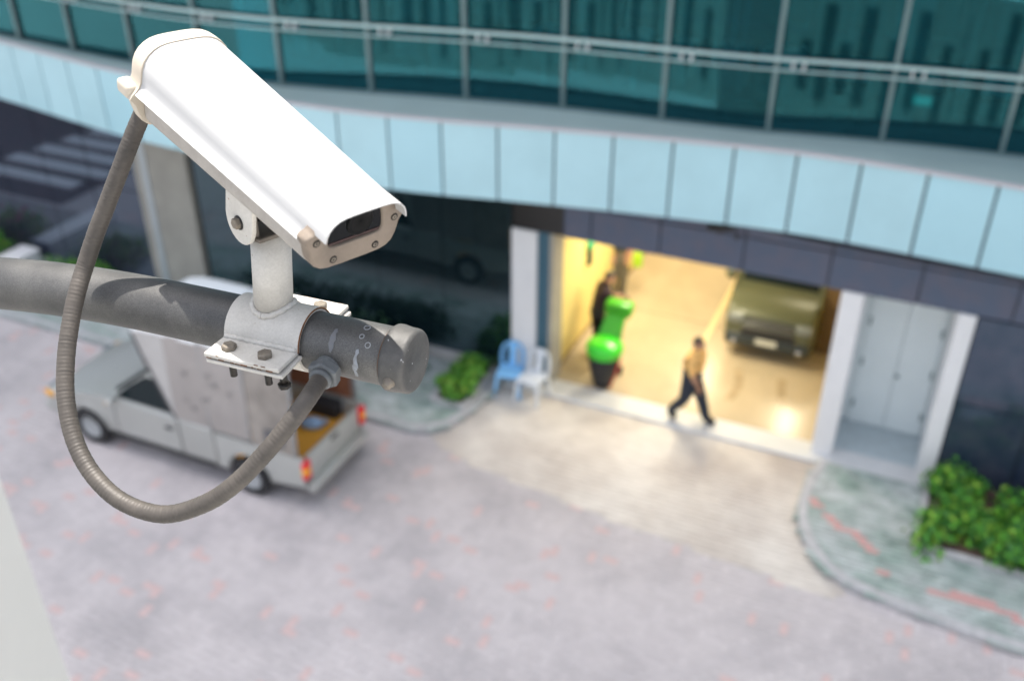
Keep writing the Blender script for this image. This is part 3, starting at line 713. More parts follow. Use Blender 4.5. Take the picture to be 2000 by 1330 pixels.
bm = NB(); box(bm, -.10, .032, -.46, .46, .70, .90, .02); gl_ = obj("grille", bm, M_black, vn)
for z in (.735, .80, .865):
    bm = NB(); box(bm, .025, .045, -.47, .47, z - .010, z + .010, .004); obj("slat", bm, mat("dark_chrome", (.22, .23, .22), .35, metal=.6), gl_)
bm = NB(); box(bm, -.1, .05, -.80, .80, .28, .56, .06, seg=3); bmp = obj("bumper", bm, mat("dark_bumper", (.03, .04, .04), .45), vn, 40)
bm = NB(); box(bm, .0, .055, -.5, .5, .565, .68, .01); obj("air_intake", bm, M_black, bmp)
bm = NB(); box(bm, .05, .07, -.20, .20, .40, .52, .004); obj("number_plate", bm, mat("plate_cream", (.6, .6, .5), .5), vn)
for s in (1, -1):
    bm = NB(); box(bm, -.30, .035, s * .645 - .15, s * .645 + .175, .74, .95, .06, seg=3, M=Matrix.Translation((0, 0, 0))); obj("headlight", bm, mat("van_lamp", (.20, .22, .20), .2, spec=.5), vn, 40)
    bm = NB(); ell(bm, V(.035, s * .62, .38), .03, .07, .05); obj("fog_light", bm, M_chrome, vn, 60)
    bm = NB(); ell(bm, V(-.95, s * .99, 1.28), .08, .11, .12); rod(bm, (-.98, s * .8, 1.22), (-.96, s * .95, 1.26), .03, n=8); obj("mirror", bm, M_olive, vn, 60)
    for x in (-.85, -3.4): wheel(vn, x, s * .74, .32, .2, s)
    bm = NB(); 
    vs = [bm.verts.new((x, s * .842, z)) for x, z in ((-1.5, 1.28), (-3.9, 1.28), (-3.8, 1.80), (-1.95, 1.80))]; bm.faces.new(vs)
    r_ = bmesh.ops.extrude_face_region(bm, geom=bm.faces[:]); bmesh.ops.translate(bm, verts=[v for v in r_["geom"] if isinstance(v, bmesh.types.BMVert)], vec=(0, -.03 * s, 0))
    bmesh.ops.recalc_face_normals(bm, faces=bm.faces); obj("side_window", bm, M_carglass, vn)
bm = NB(); tube(bm, [(-.86, -.05, 1.31), (-.91, -.55, 1.36)], .01, 6); obj("wiper", bm, M_black, vn)

# ------------------------------------------------------------------ plastic chairs
def chair(label, m, loc, rz):
    r = thing("plastic_chair", label, "chair", loc, rz, "plastic chairs by the garage door")
    # local: faces -y
    bm = NB(); rings = []
    for y, z, hw in ((-.22, .425, .20), (-.20, .445, .215), (-.05, .435, .22), (.12, .43, .21), (.2, .445, .20)):
        rings.append([(-hw, y, z + .012), (0, y, z), (hw, y, z + .012), (hw, y, z - .02), (0, y, z - .03), (-hw, y, z - .02)])
    loft(bm, rings); bmesh.ops.recalc_face_normals(bm, faces=bm.faces); obj("seat", bm, m, r, 50)
    # arched back with a central splat
    bm = NB()
    arc = spline([(-.20, .20, .43), (-.215, .235, .6), (-.18, .27, .78), (-.09, .285, .86), (0, .29, .875), (.09, .285, .86), (.18, .27, .78), (.215, .235, .6), (.20, .20, .43)], 5)
    tube(bm, arc, .022, 8)
    obj("backrest", bm, m, r, 60)
    for x0, x1 in ((-.07, .07),):
        bm = NB(); loft(bm, [[(x0, .203, .44), (x1, .203, .44), (x1, .222, .44), (x0, .222, .44)], [(x0 * .8, .25, .66), (x1 * .8, .25, .66), (x1 * .8, .268, .66), (x0 * .8, .268, .66)], [(x0 * 1.5, .281, .86), (x1 * 1.5, .281, .86), (x1 * 1.5, .297, .86), (x0 * 1.5, .297, .86)]])
        bmesh.ops.recalc_face_normals(bm, faces=bm.faces); obj("back_splat", bm, m, r)
    for x0 in (-.185, .165):
        bm = NB(); loft(bm, [[(x0, .206, .45), (x0 + .02, .206, .45), (x0 + .02, .216, .45), (x0, .216, .45)], [(x0 * .9, .27, .76), (x0 * .9 + .02, .27, .76), (x0 * .9 + .02, .28, .76), (x0 * .9, .28, .76)]])
        bmesh.ops.recalc_face_normals(bm, faces=bm.faces); obj("back_slat", bm, m, r)
    for sx in (-1, 1):
        for y0, y1 in ((-.19, -.25), (.18, .26)):
            bm = NB(); loft(bm, [[(sx * .235 - .022, y1 - .02, 0), (sx * .235 + .022, y1 - .02, 0), (sx * .235 + .022, y1 + .02, 0), (sx * .235 - .022, y1 + .02, 0)], [(sx * .195 - .03, y0 - .025, .425), (sx * .195 + .03, y0 - .025, .425), (sx * .195 + .03, y0 + .025, .425), (sx * .195 - .03, y0 + .025, .425)]])
            bmesh.ops.recalc_face_normals(bm, faces=bm.faces); obj("leg", bm, m, r)
    return r
chair("light blue plastic chair in front of the white post", mat("blue_plastic", (.24, .55, .90), .35, spec=.5), FW(.13, -.38, .006), FROT + R(12))
chair("white plastic chair with arched open back beside the blue chair", mat("white_plastic", (.72, .76, .80), .35, spec=.5), FW(.60, -.42, .006), FROT + R(-6))

# ------------------------------------------------------------------ bright green wheeled cart in the garage mouth
M_green = mat("bright_green", (.03, .62, .015), .3, spec=.6, coat=.3)
M_green2 = mat("deep_green", (.05, .36, .01), .35, spec=.5)
ct = thing("push_cart", "bright green cart with a round tub on a tapered black base beside the worker", "cart", FW(1.66, .42, .06), FROT); ct.scale = (1.15, 1.15, 1.15)
bm = NB(); lathe(bm, [(.13, 0), (.15, .03), (.22, .30), (.27, .56), (.25, .58)], (0, 0, 0), (0, 0, 1), 24); obj("base", bm, M_black, ct, 40)
bm = NB(); tube(bm, [(.14, -.06, .02), (.22, -.05, .30), (.275, -.03, .56)], .012, 8); obj("red_edge", bm, M_redl, ct, 60)
bm = NB(); lathe(bm, [(.20, .56), (.27, .60), (.30, .68), (.29, .76), (.24, .82), (.15, .85), (.0, .86)], (0, 0, 0), (0, 0, 1), 28); obj("tub", bm, M_green, ct, 60)
bm = NB(); loft(bm, [[(-.20, .08, .72), (.20, .08, .72), (.20, .22, .70), (-.20, .22, .70)], [(-.15, .22, .95), (.19, .22, .95), (.19, .36, .95), (-.15, .36, .95)], [(-.12, .36, 1.14), (.20, .36, 1.14), (.20, .48, 1.12), (-.12, .48, 1.12)]])
bmesh.ops.bevel(bm, geom=bm.edges[:], offset=.02, segments=2, affect='EDGES'); bmesh.ops.recalc_face_normals(bm, faces=bm.faces); obj("neck", bm, M_green2, ct, 50)
bm = NB(); box(bm, -.16, .27, .36, .60, 1.08, 1.30, .04, seg=3); obj("head_block", bm, M_green2, ct, 50)
bm = NB(); box(bm, -.12, .12, .14, .50, .02, .68, .03); obj("rear_body", bm, M_black, ct)
for s in (-.16, .16):
    bm = NB(); lathe(bm, [(.0, -.02), (.07, -.02), (.07, .02), (.0, .02)], (s, .42, .07), (1, 0, 0), 16); obj("wheel", bm, M_rubber, ct, 40)
bm = NB(); tube(bm, [(-.14, .50, 1.24), (-.16, .60, 1.34), (.0, .64, 1.36), (.16, .60, 1.34), (.16, .50, 1.24)], .014, 8); obj("handle", bm, M_black, ct, 60)

# ------------------------------------------------------------------ people
M_skin = mat("skin", (.42, .22, .13), .55); M_hair = mat("hair", (.02, .015, .012), .5)
def person(label, loc, rz, J, mats, scale=1.0, hair=M_hair):
    """J: joints -> (x forward, y left, z); mats: shirt, trousers, shoes"""
    root = thing("person", label, "person", loc, rz)
    shirt, trou, shoe = mats
    chain = [("pelvis", "waist", .135, .125, 1), ("waist", "chest", .125, .155, 0), ("chest", "neckb", .155, .085, 0), ("neckb", "neck", .06, .055, 2),
             ("neck", "head", .055, .085, 2), ("head", "top", .095, .07, 2)]
    for s in "lr":
        chain += [("chest2" if False else "neckb", "sh" + s, .085, .068, 0), ("sh" + s, "el" + s, .062, .046, 0), ("el" + s, "wr" + s, .042, .030, 2),
                  ("pelvis", "hip" + s, .13, .115, 1), ("hip" + s, "kn" + s, .115, .082, 1), ("kn" + s, "an" + s, .08, .062, 1), ("an" + s, "to" + s, .062, .048, 3)]
    names = []; rad = {}
    for a, b, ra, rb, _ in chain:
        for n, r in ((a, ra), (b, rb)):
            if n not in names: names.append(n)
            rad[n] = max(rad.get(n, 0), r) if n in ("neckb",) else rad.get(n, r)
    P = {k: Vector(v) * scale for k, v in J.items()}
    # extra vertex in the middle of long limbs keeps the taper
    me = bpy.data.meshes.new("skeleton"); me.from_pydata([P[n] for n in names], [(names.index(a), names.index(b)) for a, b, *_ in chain], [])
    o = bpy.data.objects.new("skeleton", me); COL.objects.link(o)
    sk = o.modifiers.new("s", 'SKIN'); sk.use_smooth_shade = True
    sv = me.skin_vertices[0].data
    for i, n in enumerate(names):
        f = 1.0
        rad[n] *= 1.32; sv[i].radius = (rad[n] * scale, rad[n] * scale)
        if n in ("waist", "chest", "pelvis"): sv[i].radius = (rad[n] * scale * 1.12, rad[n] * scale * .82)
        sv[i].use_root = (n == "pelvis")
    ss = o.modifiers.new("u", 'SUBSURF'); ss.levels = 2; ss.render_levels = 2
    dg = bpy.context.evaluated_depsgraph_get(); dg.update()
    ev = o.evaluated_get(dg); bm = NB(); bm.from_mesh(ev.to_mesh()); ev.to_mesh_clear()
    bpy.data.objects.remove(o)
    segs = [(P[a], P[b], mi, ra * scale) for a, b, ra, rb, mi in chain]
    for f in bm.faces:
        c = f.calc_center_median(); best = 9; bi = 0
        for a, b, mi, ra in segs:
            ab = b - a; t = max(0, min(1, (c - a).dot(ab) / ab.length_squared)); dd = (c - (a + ab * t)).length - ra * .8
            if dd < best: best, bi = dd, mi
        f.material_index = bi; f.smooth = True
    # head with face, ears; hands with fingers; joined to the same body mesh
    hd = P["head"]; up_ = (P["top"] - P["neck"]).normalized(); fw = V(1, 0, 0); fw = (fw - up_ * fw.dot(up_)).normalized(); lf = up_.cross(fw)
    q = .1 * scale
    ell(bm, hd + up_ * .02 * scale, .095 * scale, .078 * scale, .118 * scale, 16, 12, 2)
    ell(bm, hd + fw * .095 * scale - up_ * .005, .016 * scale, .012 * scale, .024 * scale, 8, 6, 2)
    for s in (-1, 1):
        ell(bm, hd + lf * s * .078 * scale, .018 * scale, .010 * scale, .03 * scale, 8, 6, 2)
        ell(bm, hd + lf * s * .032 * scale + fw * .085 * scale + up_ * .02 * scale, .010 * scale, .014 * scale, .009 * scale, 8, 6, 3)
    ell(bm, hd + fw * .086 * scale - up_ * .045 * scale, .012 * scale, .026 * scale, .008 * scale, 8, 6, 4)
    for s, sg in (("l", 1), ("r", -1)):
        wv = P["wr" + s]; d = (wv - P["el" + s]).normalized(); side = d.cross(V(0, 0, 1) if abs(d.z) < .9 else V(1, 0, 0)).normalized(); nn = d.cross(side)
        if side.x < 0 and abs(d.z) >= .9: side = -side
        pc = wv + d * .05 * scale
        rods = [pc + side * k * .019 * scale + d * .035 * scale for k in (-1.5, -.5, .5, 1.5)]
        bmesh.ops.create_cube(bm, size=1, matrix=Matrix.Translation(pc) @ Matrix((side, nn, d)).transposed().to_4x4() @ Matrix.Diagonal((.075 * scale, .028 * scale, .09 * scale, 1)))
        for f in bm.faces[-6:]: f.material_index = 2
        for k, p0 in enumerate(rods):
            ln = (.062, .074, .078, .068)[k] * scale
            tube(bm, [p0, p0 + d * ln * .5 + nn * .004, p0 + d * ln * .9 + nn * .022 * scale], lambda i: (.009, .008, .006)[i] * scale, 6, 2)
        th = pc + side * .036 * scale - d * .02 * scale
        tube(bm, [th, th + side * .025 * scale + d * .03 * scale, th + side * .028 * scale + d * .06 * scale], lambda i: (.011, .01, .007)[i] * scale, 6, 2)
    obj("body", bm, [shirt, trou, M_skin, shoe, mat("lips", (.33, .12, .09), .5)], root)
    bm = NB(); ell(bm, hd + up_ * .038 * scale - fw * .012 * scale, .100 * scale, .086 * scale, .108 * scale, 16, 12)
    cut = [v for v in bm.verts if (v.co - hd).dot(fw) > .035 * scale and (v.co - hd).dot(up_) < .075 * scale or (v.co - hd).dot(up_) < -.045 * scale]
    bmesh.ops.delete(bm, geom=cut, context='VERTS')
    for f in bm.faces: f.smooth = True
    ho = obj("hair", bm, hair, root); so = ho.modifiers.new("t", 'SOLIDIFY'); so.thickness = .01
    return root
walk = dict(pelvis=(0, 0, .92), waist=(.0, 0, 1.05), chest=(.02, 0, 1.24), neckb=(.03, 0, 1.42), neck=(.04, 0, 1.49), head=(.055, 0, 1.58), top=(.06, 0, 1.66),
            shl=(.02, .17, 1.39), ell=(-.10, .22, 1.14), wrl=(-.05, .24, .90), shr=(.03, -.17, 1.39), elr=(.06, -.23, 1.13), wrr=(.20, -.24, .93),
            hipl=(.0, .09, .87), knl=(.17, .09, .50), anl=(.31, .09, .09), tol=(.48, .10, .055), hipr=(.0, -.09, .87), knr=(-.06, -.09, .47), anr=(-.31, -.09, .155), tor=(-.18, -.10, .04))
M_dkshoe = mat("dark_shoe", (.012, .012, .014), .5)
person("person walking across the garage mouth in a tan shirt and dark trousers", FW(3.40, -.02, .06), FROT + R(-8), walk,
       (mat("tan_shirt", (.88, .52, .17), .7, var=.1), mat("navy_trousers", (.012, .02, .035), .7), M_dkshoe))
push = dict(pelvis=(-.05, 0, .94), waist=(-.02, 0, 1.06), chest=(.03, 0, 1.25), neckb=(.07, 0, 1.43), neck=(.10, 0, 1.50), head=(.14, 0, 1.58), top=(.15, 0, 1.67),
            shl=(.07, .18, 1.40), ell=(.18, .22, 1.14), wrl=(.42, .16, 1.12), shr=(.07, -.18, 1.40), elr=(.20, -.22, 1.16), wrr=(.42, -.14, 1.14),
            hipl=(-.03, .09, .88), knl=(.06, .10, .48), anl=(-.04, .10, .09), tol=(.13, .10, .04), hipr=(-.03, -.09, .88), knr=(-.02, -.10, .47), anr=(-.14, -.10, .09), tor=(.04, -.10, .04))
person("person in black clothes standing behind the green cart with both hands forward", FW(1.22, 1.36, .05), FROT + R(28), push,
       (mat("black_shirt", (.016, .013, .018), .8, col2=(.03, .01, .02), vscale=4), mat("black_trousers", (.014, .014, .017), .8), M_dkshoe), 1.06)
stand = {k: (v[0] * .4, v[1], v[2]) for k, v in push.items()}
stand.update(wrl=(.16, .18, .98), wrr=(.18, -.16, 1.0), ell=(.0, .23, 1.14), elr=(.02, -.22, 1.14), anl=(0, .10, .09), tol=(.16, .1, .04), anr=(0, -.1, .09), tor=(.16, -.1, .04))
person("person in dark top and grey trousers standing deep in the garage, head hidden", FW(.78, 3.8, .05), FROT + R(-70), stand,
       (mat("dark_top", (.02, .03, .02), .8), mat("grey_trousers", (.13, .12, .09), .8), M_dkshoe))
gb = thing("bag", "lime green bag beside the person deep in the garage", "bag", FW(1.2, 3.75, .86), FROT)
bm = NB(); box(bm, -.10, .10, -.06, .06, .0, .32, .03, seg=2); obj("pouch", bm, mat("lime_bag", (.35, .6, .03), .5), gb, 40)
bm = NB(); tube(bm, [(-.07, 0, .31), (-.05, 0, .45), (.05, 0, .45), (.07, 0, .31)], .01, 6); obj("strap", bm, M_black, gb, 60)

# ------------------------------------------------------------------ the security camera on its arm (close to the lens)
ARM_O = V(-.3128, 1.1109, 9.6344)
PA = V(.9317, -.3633, 0).normalized(); PY = V(.3633, .9317, 0).normalized(); PZ = V(0, 0, 1)
def frame_matrix(o, x, y, z): return Matrix(((x.x, y.x, z.x, o.x), (x.y, y.y, z.y, o.y), (x.z, y.z, z.z, o.z), (0, 0, 0, 1)))
ARM_M = frame_matrix(ARM_O, PA, PY, PZ)
POLE = V(.0817, .0319, .996).normalized()                 # pole direction in the arm frame
PIV = ARM_O + V(.0877, 0, .9961).normalized() * .17
CA = V(.67402, -.69797, -.24192).normalized(); CW_ = V(.71688, .69706, -.01378); CW_ = (CW_ - CA * CW_.dot(CA)).normalized(); CHh = CA.cross(CW_)
CAM_M = frame_matrix(PIV, CA, CW_, CHh)

def worn(name, col, dirt, rough, metal=0, vs=14, lo=.3, hi=.62, bump=.3, bs=220, spec=.4, spots=None, spot_lo=.70, amp=(.9, 1.06)):
    """painted or galvanised metal seen close: two scales of dirt, fine speckle, relief"""
    m = mat(name, col, rough, metal, col2=dirt, vscale=vs, lo=lo, hi=hi, spec=spec)
    t = m.node_tree; b = t.nodes["Principled BSDF"]; tc = next(n for n in t.nodes if n.type == 'TEX_COORD')
    src = b.inputs["Base Color"].links[0].from_socket
    n = t.nodes.new("ShaderNodeTexNoise"); n.inputs["Scale"].default_value = bs; n.inputs["Detail"].default_value = 6; n.inputs["Roughness"].default_value = .7
    t.links.new(tc.outputs["Object"], n.inputs["Vector"])
    mr = t.nodes.new("ShaderNodeMapRange"); mr.inputs[1].default_value = .3; mr.inputs[2].default_value = .7; mr.inputs[3].default_value = amp[0]; mr.inputs[4].default_value = amp[1]
    t.links.new(n.outputs["Fac"], mr.inputs[0])
    mu = t.nodes.new("ShaderNodeMix"); mu.data_type = 'RGBA'; mu.blend_type = 'MULTIPLY'; mu.inputs[0].default_value = 1
    t.links.new(src, mu.inputs[6]); t.links.new(mr.outputs[0], mu.inputs[7]); last = mu.outputs[2]
    if spots:
        s = t.nodes.new("ShaderNodeTexNoise"); s.inputs["Scale"].default_value = 130; s.inputs["Detail"].default_value = 2
        t.links.new(tc.outputs["Object"], s.inputs["Vector"])
        ms = t.nodes.new("ShaderNodeMapRange"); ms.inputs[1].default_value = spot_lo; ms.inputs[2].default_value = spot_lo + .05
        t.links.new(s.outputs["Fac"], ms.inputs[0])
        mx = t.nodes.new("ShaderNodeMix"); mx.data_type = 'RGBA'; mx.inputs[7].default_value = (*spots, 1)
        t.links.new(ms.outputs[0], mx.inputs[0]); t.links.new(last, mx.inputs[6]); last = mx.outputs[2]
    t.links.new(last, b.inputs["Base Color"])
    rr = t.nodes.new("ShaderNodeMapRange"); rr.inputs[3].default_value = rough - .08; rr.inputs[4].default_value = min(1, rough + .16)
    t.links.new(n.outputs["Fac"], rr.inputs[0]); t.links.new(rr.outputs[0], b.inputs["Roughness"])
    bp = t.nodes.new("ShaderNodeBump"); bp.inputs["Strength"].default_value = bump; bp.inputs["Distance"].default_value = .0006
    t.links.new(n.outputs["Fac"], bp.inputs["Height"]); t.links.new(bp.outputs[0], b.inputs["Normal"])
    return m
M_visor = worn("visor_white", (.43, .43, .43), (.42, .42, .418), .62, vs=5, bump=.02, bs=160, spots=(.35, .3, .24), spot_lo=.79, amp=(.995, 1.0))
M_bezel = worn("cream_casting", (.20, .162, .128), (.15, .122, .097), .55, vs=22, bump=.5, bs=400, spots=(.30, .22, .16), spot_lo=.76)
M_body = worn("housing_grey", (.36, .335, .305), (.28, .26, .235), .5, vs=16, bump=.3)
M_bracket = worn("bracket_paint", (.54, .52, .48), (.45, .43, .39), .5, vs=20, bump=.35, bs=320, spots=(.20, .10, .05), spot_lo=.745)
M_galv = worn("galvanised_steel", (.112, .110, .106), (.058, .058, .058), .44, metal=.4, vs=9, bump=.5, bs=620, spec=.4, amp=(.6, 1.35))
M_cap = worn("cast_cap", (.10, .097, .092), (.055, .055, .054), .5, metal=.2, vs=24, bump=.7, bs=300, spots=(.4, .4, .4), spot_lo=.73)
M_bolt = worn("weathered_bolt", (.24, .21, .17), (.14, .12, .10), .55, metal=.5, vs=90, bump=.6, bs=700)
M_dkbolt = mat("dark_thread", (.02, .018, .016), .5, metal=.4)
M_rust = mat("rust_edge", (.20, .09, .04), .9, var=.5, vscale=90)
M_hose = worn("conduit_grey", (.080, .070, .061), (.048, .043, .038), .5, metal=.1, vs=18, bump=.3, bs=420)
M_gland = worn("gland_grey", (.12, .13, .135), (.07, .075, .08), .5, vs=40, bump=.3, bs=400)
M_lensglass = mat("front_glass", (.004, .005, .006), .04, spec=.22)
M_brk2 = mat("brown_grey_bracket", (.13, .11, .09), .6, var=.3, vscale=40)

# --- supporting arm: straight outer end, long bend down into the wing wall
arm = thing("support_arm", "weathered grey galvanised steel pipe arm that carries the security camera", "pipe", ARM_O)
arm.matrix_world = ARM_M
PR = .0385
pts = [V(.188, 0, 0)] + [V(.15 - .025 * i, 0, 0) for i in range(13)]
RB = 2.4
for i in range(1, 48):
    an = i * .022
    pts.append(V(-.16 - RB * math.sin(an), 0, -RB * (1 - math.cos(an))))
    if (ARM_M @ pts[-1]).x < -2.34: break
bm = NB(); tube(bm, pts, PR, 64); obj("pipe", bm, M_galv, arm, 40)
# an end cap with a set screw
bm = NB(); prof = [(PR + .0004, .162), (PR + .0034, .1614), (PR + .0050, .1640), (PR + .0052, .169), (PR + .0044, .1745), (PR + .0036, .180), (PR + .0036, .187), (PR + .0030, .1905), (PR + .0014, .1928), (PR - .0010, .1938), (PR - .0040, .1940), (.0, .1938)]
lathe(bm, prof, (.013, 0, 0), (1, 0, 0), 64); capo = obj("end_cap", bm, M_cap, arm, 50)
bm = NB(); tube(bm, [V(.1735, (PR + .0004) * math.cos(a), (PR + .0004) * math.sin(a)) for a in [i * math.pi / 32 for i in range(65)]], .0011, 6); obj("rust_line", bm, M_rust, capo, 60)
sc_d = V(0, -.97, -.22).normalized()
bm = NB(); lathe(bm, [(.0085, -.004), (.008, .0005), (.006, .003), (.0058, .0065), (.0, .007)], V(.189, 0, 0) + sc_d * (PR + .004), sc_d, 14); obj("set_screw", bm, M_bolt, capo, 40)
# white paint runs and ring marks on the pipe near its end
def pipe_patch(path, wd, n=7):
    bm = NB(); L = []
    for i, (x, an) in enumerate(path):
        w_ = wd(i / (len(path) - 1)); L.append([V(x + w_ * (k / n - .5), (PR + .0005) * math.cos(an + .02 * math.sin(i * 1.7 + k)), (PR + .0005) * math.sin(an + .02 * math.sin(i * 1.7 + k))) for k in range(n + 1)])
    loft(bm, L, closed=False); bmesh.ops.recalc_face_normals(bm, faces=bm.faces); return bm
M_run = mat("paint_run", (.24, .26, .285), .6, col2=(.17, .175, .18), vscale=120, lo=.35, hi=.6)
M_run2 = mat("faint_run", (.135, .145, .16), .6, col2=(.14, .14, .145), vscale=140, lo=.35, hi=.65)
bm = pipe_patch([(.143 - .0002 * i + .0008 * math.sin(i * 1.3), math.pi - .62 + i * .085) for i in range(13)], lambda t: .004 + .004 * math.exp(-((t - .55) / .13) ** 2) + .0012 * math.sin(t * 23)); obj("paint_run", bm, M_run, arm)
bm = pipe_patch([(.106 + .0006 * math.sin(i * 1.9), math.pi - 1.15 + i * .09) for i in range(10)], lambda t: .003 + .005 * math.sin(t * 3.1) + .0012 * math.sin(t * 19)); obj("paint_run", bm, M_run2, arm)
for x, an, r in ((.143, math.pi / 2 + .1, .004), (.143, math.pi / 2 + .5, .003), (.167 - .012, math.pi / 2 + .75, .0035)):
    bm = NB(); tube(bm, [V(x + r * math.cos(q), (PR + .0003) * math.cos(an + r / PR * math.sin(q)), (PR + .0003) * math.sin(an + r / PR * math.sin(q))) for q in [i * math.pi / 8 for i in range(17)]], .0007, 5)
    obj("ring_mark", bm, mat("pale_mark", (.27, .28, .29), .6), arm)
# wall plate where the arm enters the wing wall
pe = pts[-1]; pd = (pts[-1] - pts[-2]).normalized()
bm = NB(); box(bm, -.006, .006, -.09, .09, -.09, .09, .002, M=ARM_M.inverted() @ Matrix.Translation((-2.342, (ARM_M @ pe).y, (ARM_M @ pe).z))); obj("wall_plate", bm, M_galv, arm)

# --- bracket: clamp of two half shells with bolted flanges, and a welded post
brk = thing("camera_bracket", "off white steel clamp bracket with bolted flanges and a welded post under the camera", "bracket", ARM_O)
brk.matrix_world = ARM_M
X0, X1 = -.048, .062
def half_shell(sign, r0, r1, lip=0.):
    bm = NB(); n = 28; rings = []
    for x in (X0, X1):
        out = []
        a0, a1 = R(5), R(175)
        for i in range(n + 1):
            a = a0 + (a1 - a0) * i / n; out.append(V(x, r1 * math.cos(a), sign * r1 * math.sin(a)))
        for i in range(n, -1, -1):
            a = a0 + (a1 - a0) * i / n; out.append(V(x, r0 * math.cos(a), sign * r0 * math.sin(a)))
        rings.append(out)
    loft(bm, rings); bmesh.ops.recalc_face_normals(bm, faces=bm.faces); return bm
up_shell = obj("clamp_shell", half_shell(1, PR + .0006, PR + .0052), M_bracket, brk, 40)
lo_shell = obj("clamp_shell", half_shell(-1, PR + .0006, PR + .0045), M_bracket, brk, 40)
# rusty cut edge of the shell
def edge_line(x, r, sign=1): return [V(x, r * math.cos(a), sign * r * math.sin(a)) for a in [R(6) + R(168) * i / 24 for i in range(25)]]
bm = NB(); tube(bm, edge_line(X1 + .0004, PR + .0042), .0012, 6); obj("rust_edge", bm, M_rust, up_shell, 60)
for s in (-1, 1):
    y0, y1 = (.0405, .087) if s > 0 else (-.087, -.0405)
    bm = NB(); box(bm, X0, X1, y0, y1, .0010, .0068, .0009); fl = obj("flange", bm, M_bracket, brk)
    # chipped rusty lower arris
    bm = NB(); oy = s * .0872
    for i in range(12):
        a = X0 + .003 + random.random() * (X1 - X0 - .006); ln = random.uniform(.002, .009)
        box(bm, a, min(a + ln, X1 - .001), oy - .0003, oy + .0003, .0007, .0007 + random.uniform(.0006, .0018))
    for i in range(5):
        a = X0 + .003 + random.random() * (X1 - X0 - .012); box(bm, a, a + random.uniform(.002, .006), oy - .0003, oy + .0003, .0055, .0066)
    co = obj("rust_chip", bm, M_rust, fl); co["kind"] = "stuff"
    tilt = Matrix.Translation((0, s * .042, -.002)) @ Matrix.Rotation(s * R(-3), 4, 'X') @ Matrix.Translation((0, -s * .042, .002))
    bm = NB(); box(bm, X0 + .002, X1 + .004, y0, y1 - .001 * s, -.0050, .0002, .0009, M=tilt); obj("flange", bm, M_bracket, brk)
    # weld bead along the root of the flange
    bm = NB(); n = 40
    bp_ = [V(X0 + .002 + (X1 - X0 - .004) * i / n, s * (.0432 + random.uniform(-.0004, .0004)), .0078 + random.uniform(-.0003, .0005)) for i in range(n + 1)]
    tube(bm, bp_, lambda i: .0036 + .0007 * math.sin(i * 1.57) + random.uniform(-.0003, .0003), 8); obj("weld_bead", bm, M_bracket, brk, 60)
    bm = NB(); tube(bm, [p + V(0, -s * .0022, .0038) for p in bp_[6:]], .0004, 5); obj("rust_line", bm, M_rust, brk, 60)
    for bx in (-.023, .030):
        by = s * .067
        bm = NB(); lathe(bm, [(.0098, 0), (.0098, .0052), (.0086, .0066), (.0, .0069)], (bx, by, .0069), (0, 0, 1), 6, ph=random.uniform(0, 1)); bo = obj("bolt", bm, M_bolt, brk)
        bm = NB(); rod(bm, (bx, by, -.0066 - .002), (bx, by, -.034), .0047, n=12); obj("thread", bm, M_dkbolt, bo, 40)
    bx, by = .044, s * .055
    bm = NB(); rod(bm, (bx, by, -.008), (bx, by, -.040), .0052, n=12); lathe(bm, [(.0085, 0), (.0085, .006), (.0, .0062)], (bx, by, -.043), (0, 0, 1), 6); obj("nut_bolt", bm, M_dkbolt, brk, 40)
# post with its weld collar, and the U bracket on top
PT = .150
bm = NB(); rod(bm, POLE * .030, POLE * PT, .0252, .0252, 40); post = obj("post", bm, M_bracket, brk, 40)
xp, yp, zp = basis(POLE)
bm = NB(); wl = []
for i in range(49):
    a = i * 2 * math.pi / 48; c = xp * math.cos(a) * .0262 + yp * math.sin(a) * .0262
    base = POLE * .03 + c
    rr = PR + .006; yy = max(-rr, min(rr, base.y)); zs = math.sqrt(max(0, rr * rr - yy * yy))
    k = zs / max(.2, POLE.z); p = c + POLE * (k - c.z / POLE.z * 0) ; wl.append(V(p.x, p.y, zs + .0008 + (random.uniform(-.0004, .0006) if i not in (0, 48) else 0)))
wl[-1] = wl[0]
tube(bm, wl, lambda i: .0040 + .0008 * math.sin(i * 1.9) if i not in (0, 48) else .004, 8); obj("weld_bead", bm, M_bracket, brk, 60)
# U bracket in the camera's own heading (level), holding the pivot
hx = V(CA.x, CA.y, 0).normalized(); hy = V(-hx.y, hx.x, 0)
UB = ARM_M.inverted() @ frame_matrix(ARM_O + (ARM_M.to_3x3() @ POLE) * PT, hx, hy, V(0, 0, 1))
bm = NB(); box(bm, -.026, .030, -.034, .034, -.001, .005, .001, M=UB); box(bm, -.022, .024, .0285, .034, .0052, .040, .001, M=UB); box(bm, -.022, .024, -.034, -.0285, .0052, .040, .001, M=UB)
obj("pivot_yoke", bm, M_brk2, brk)

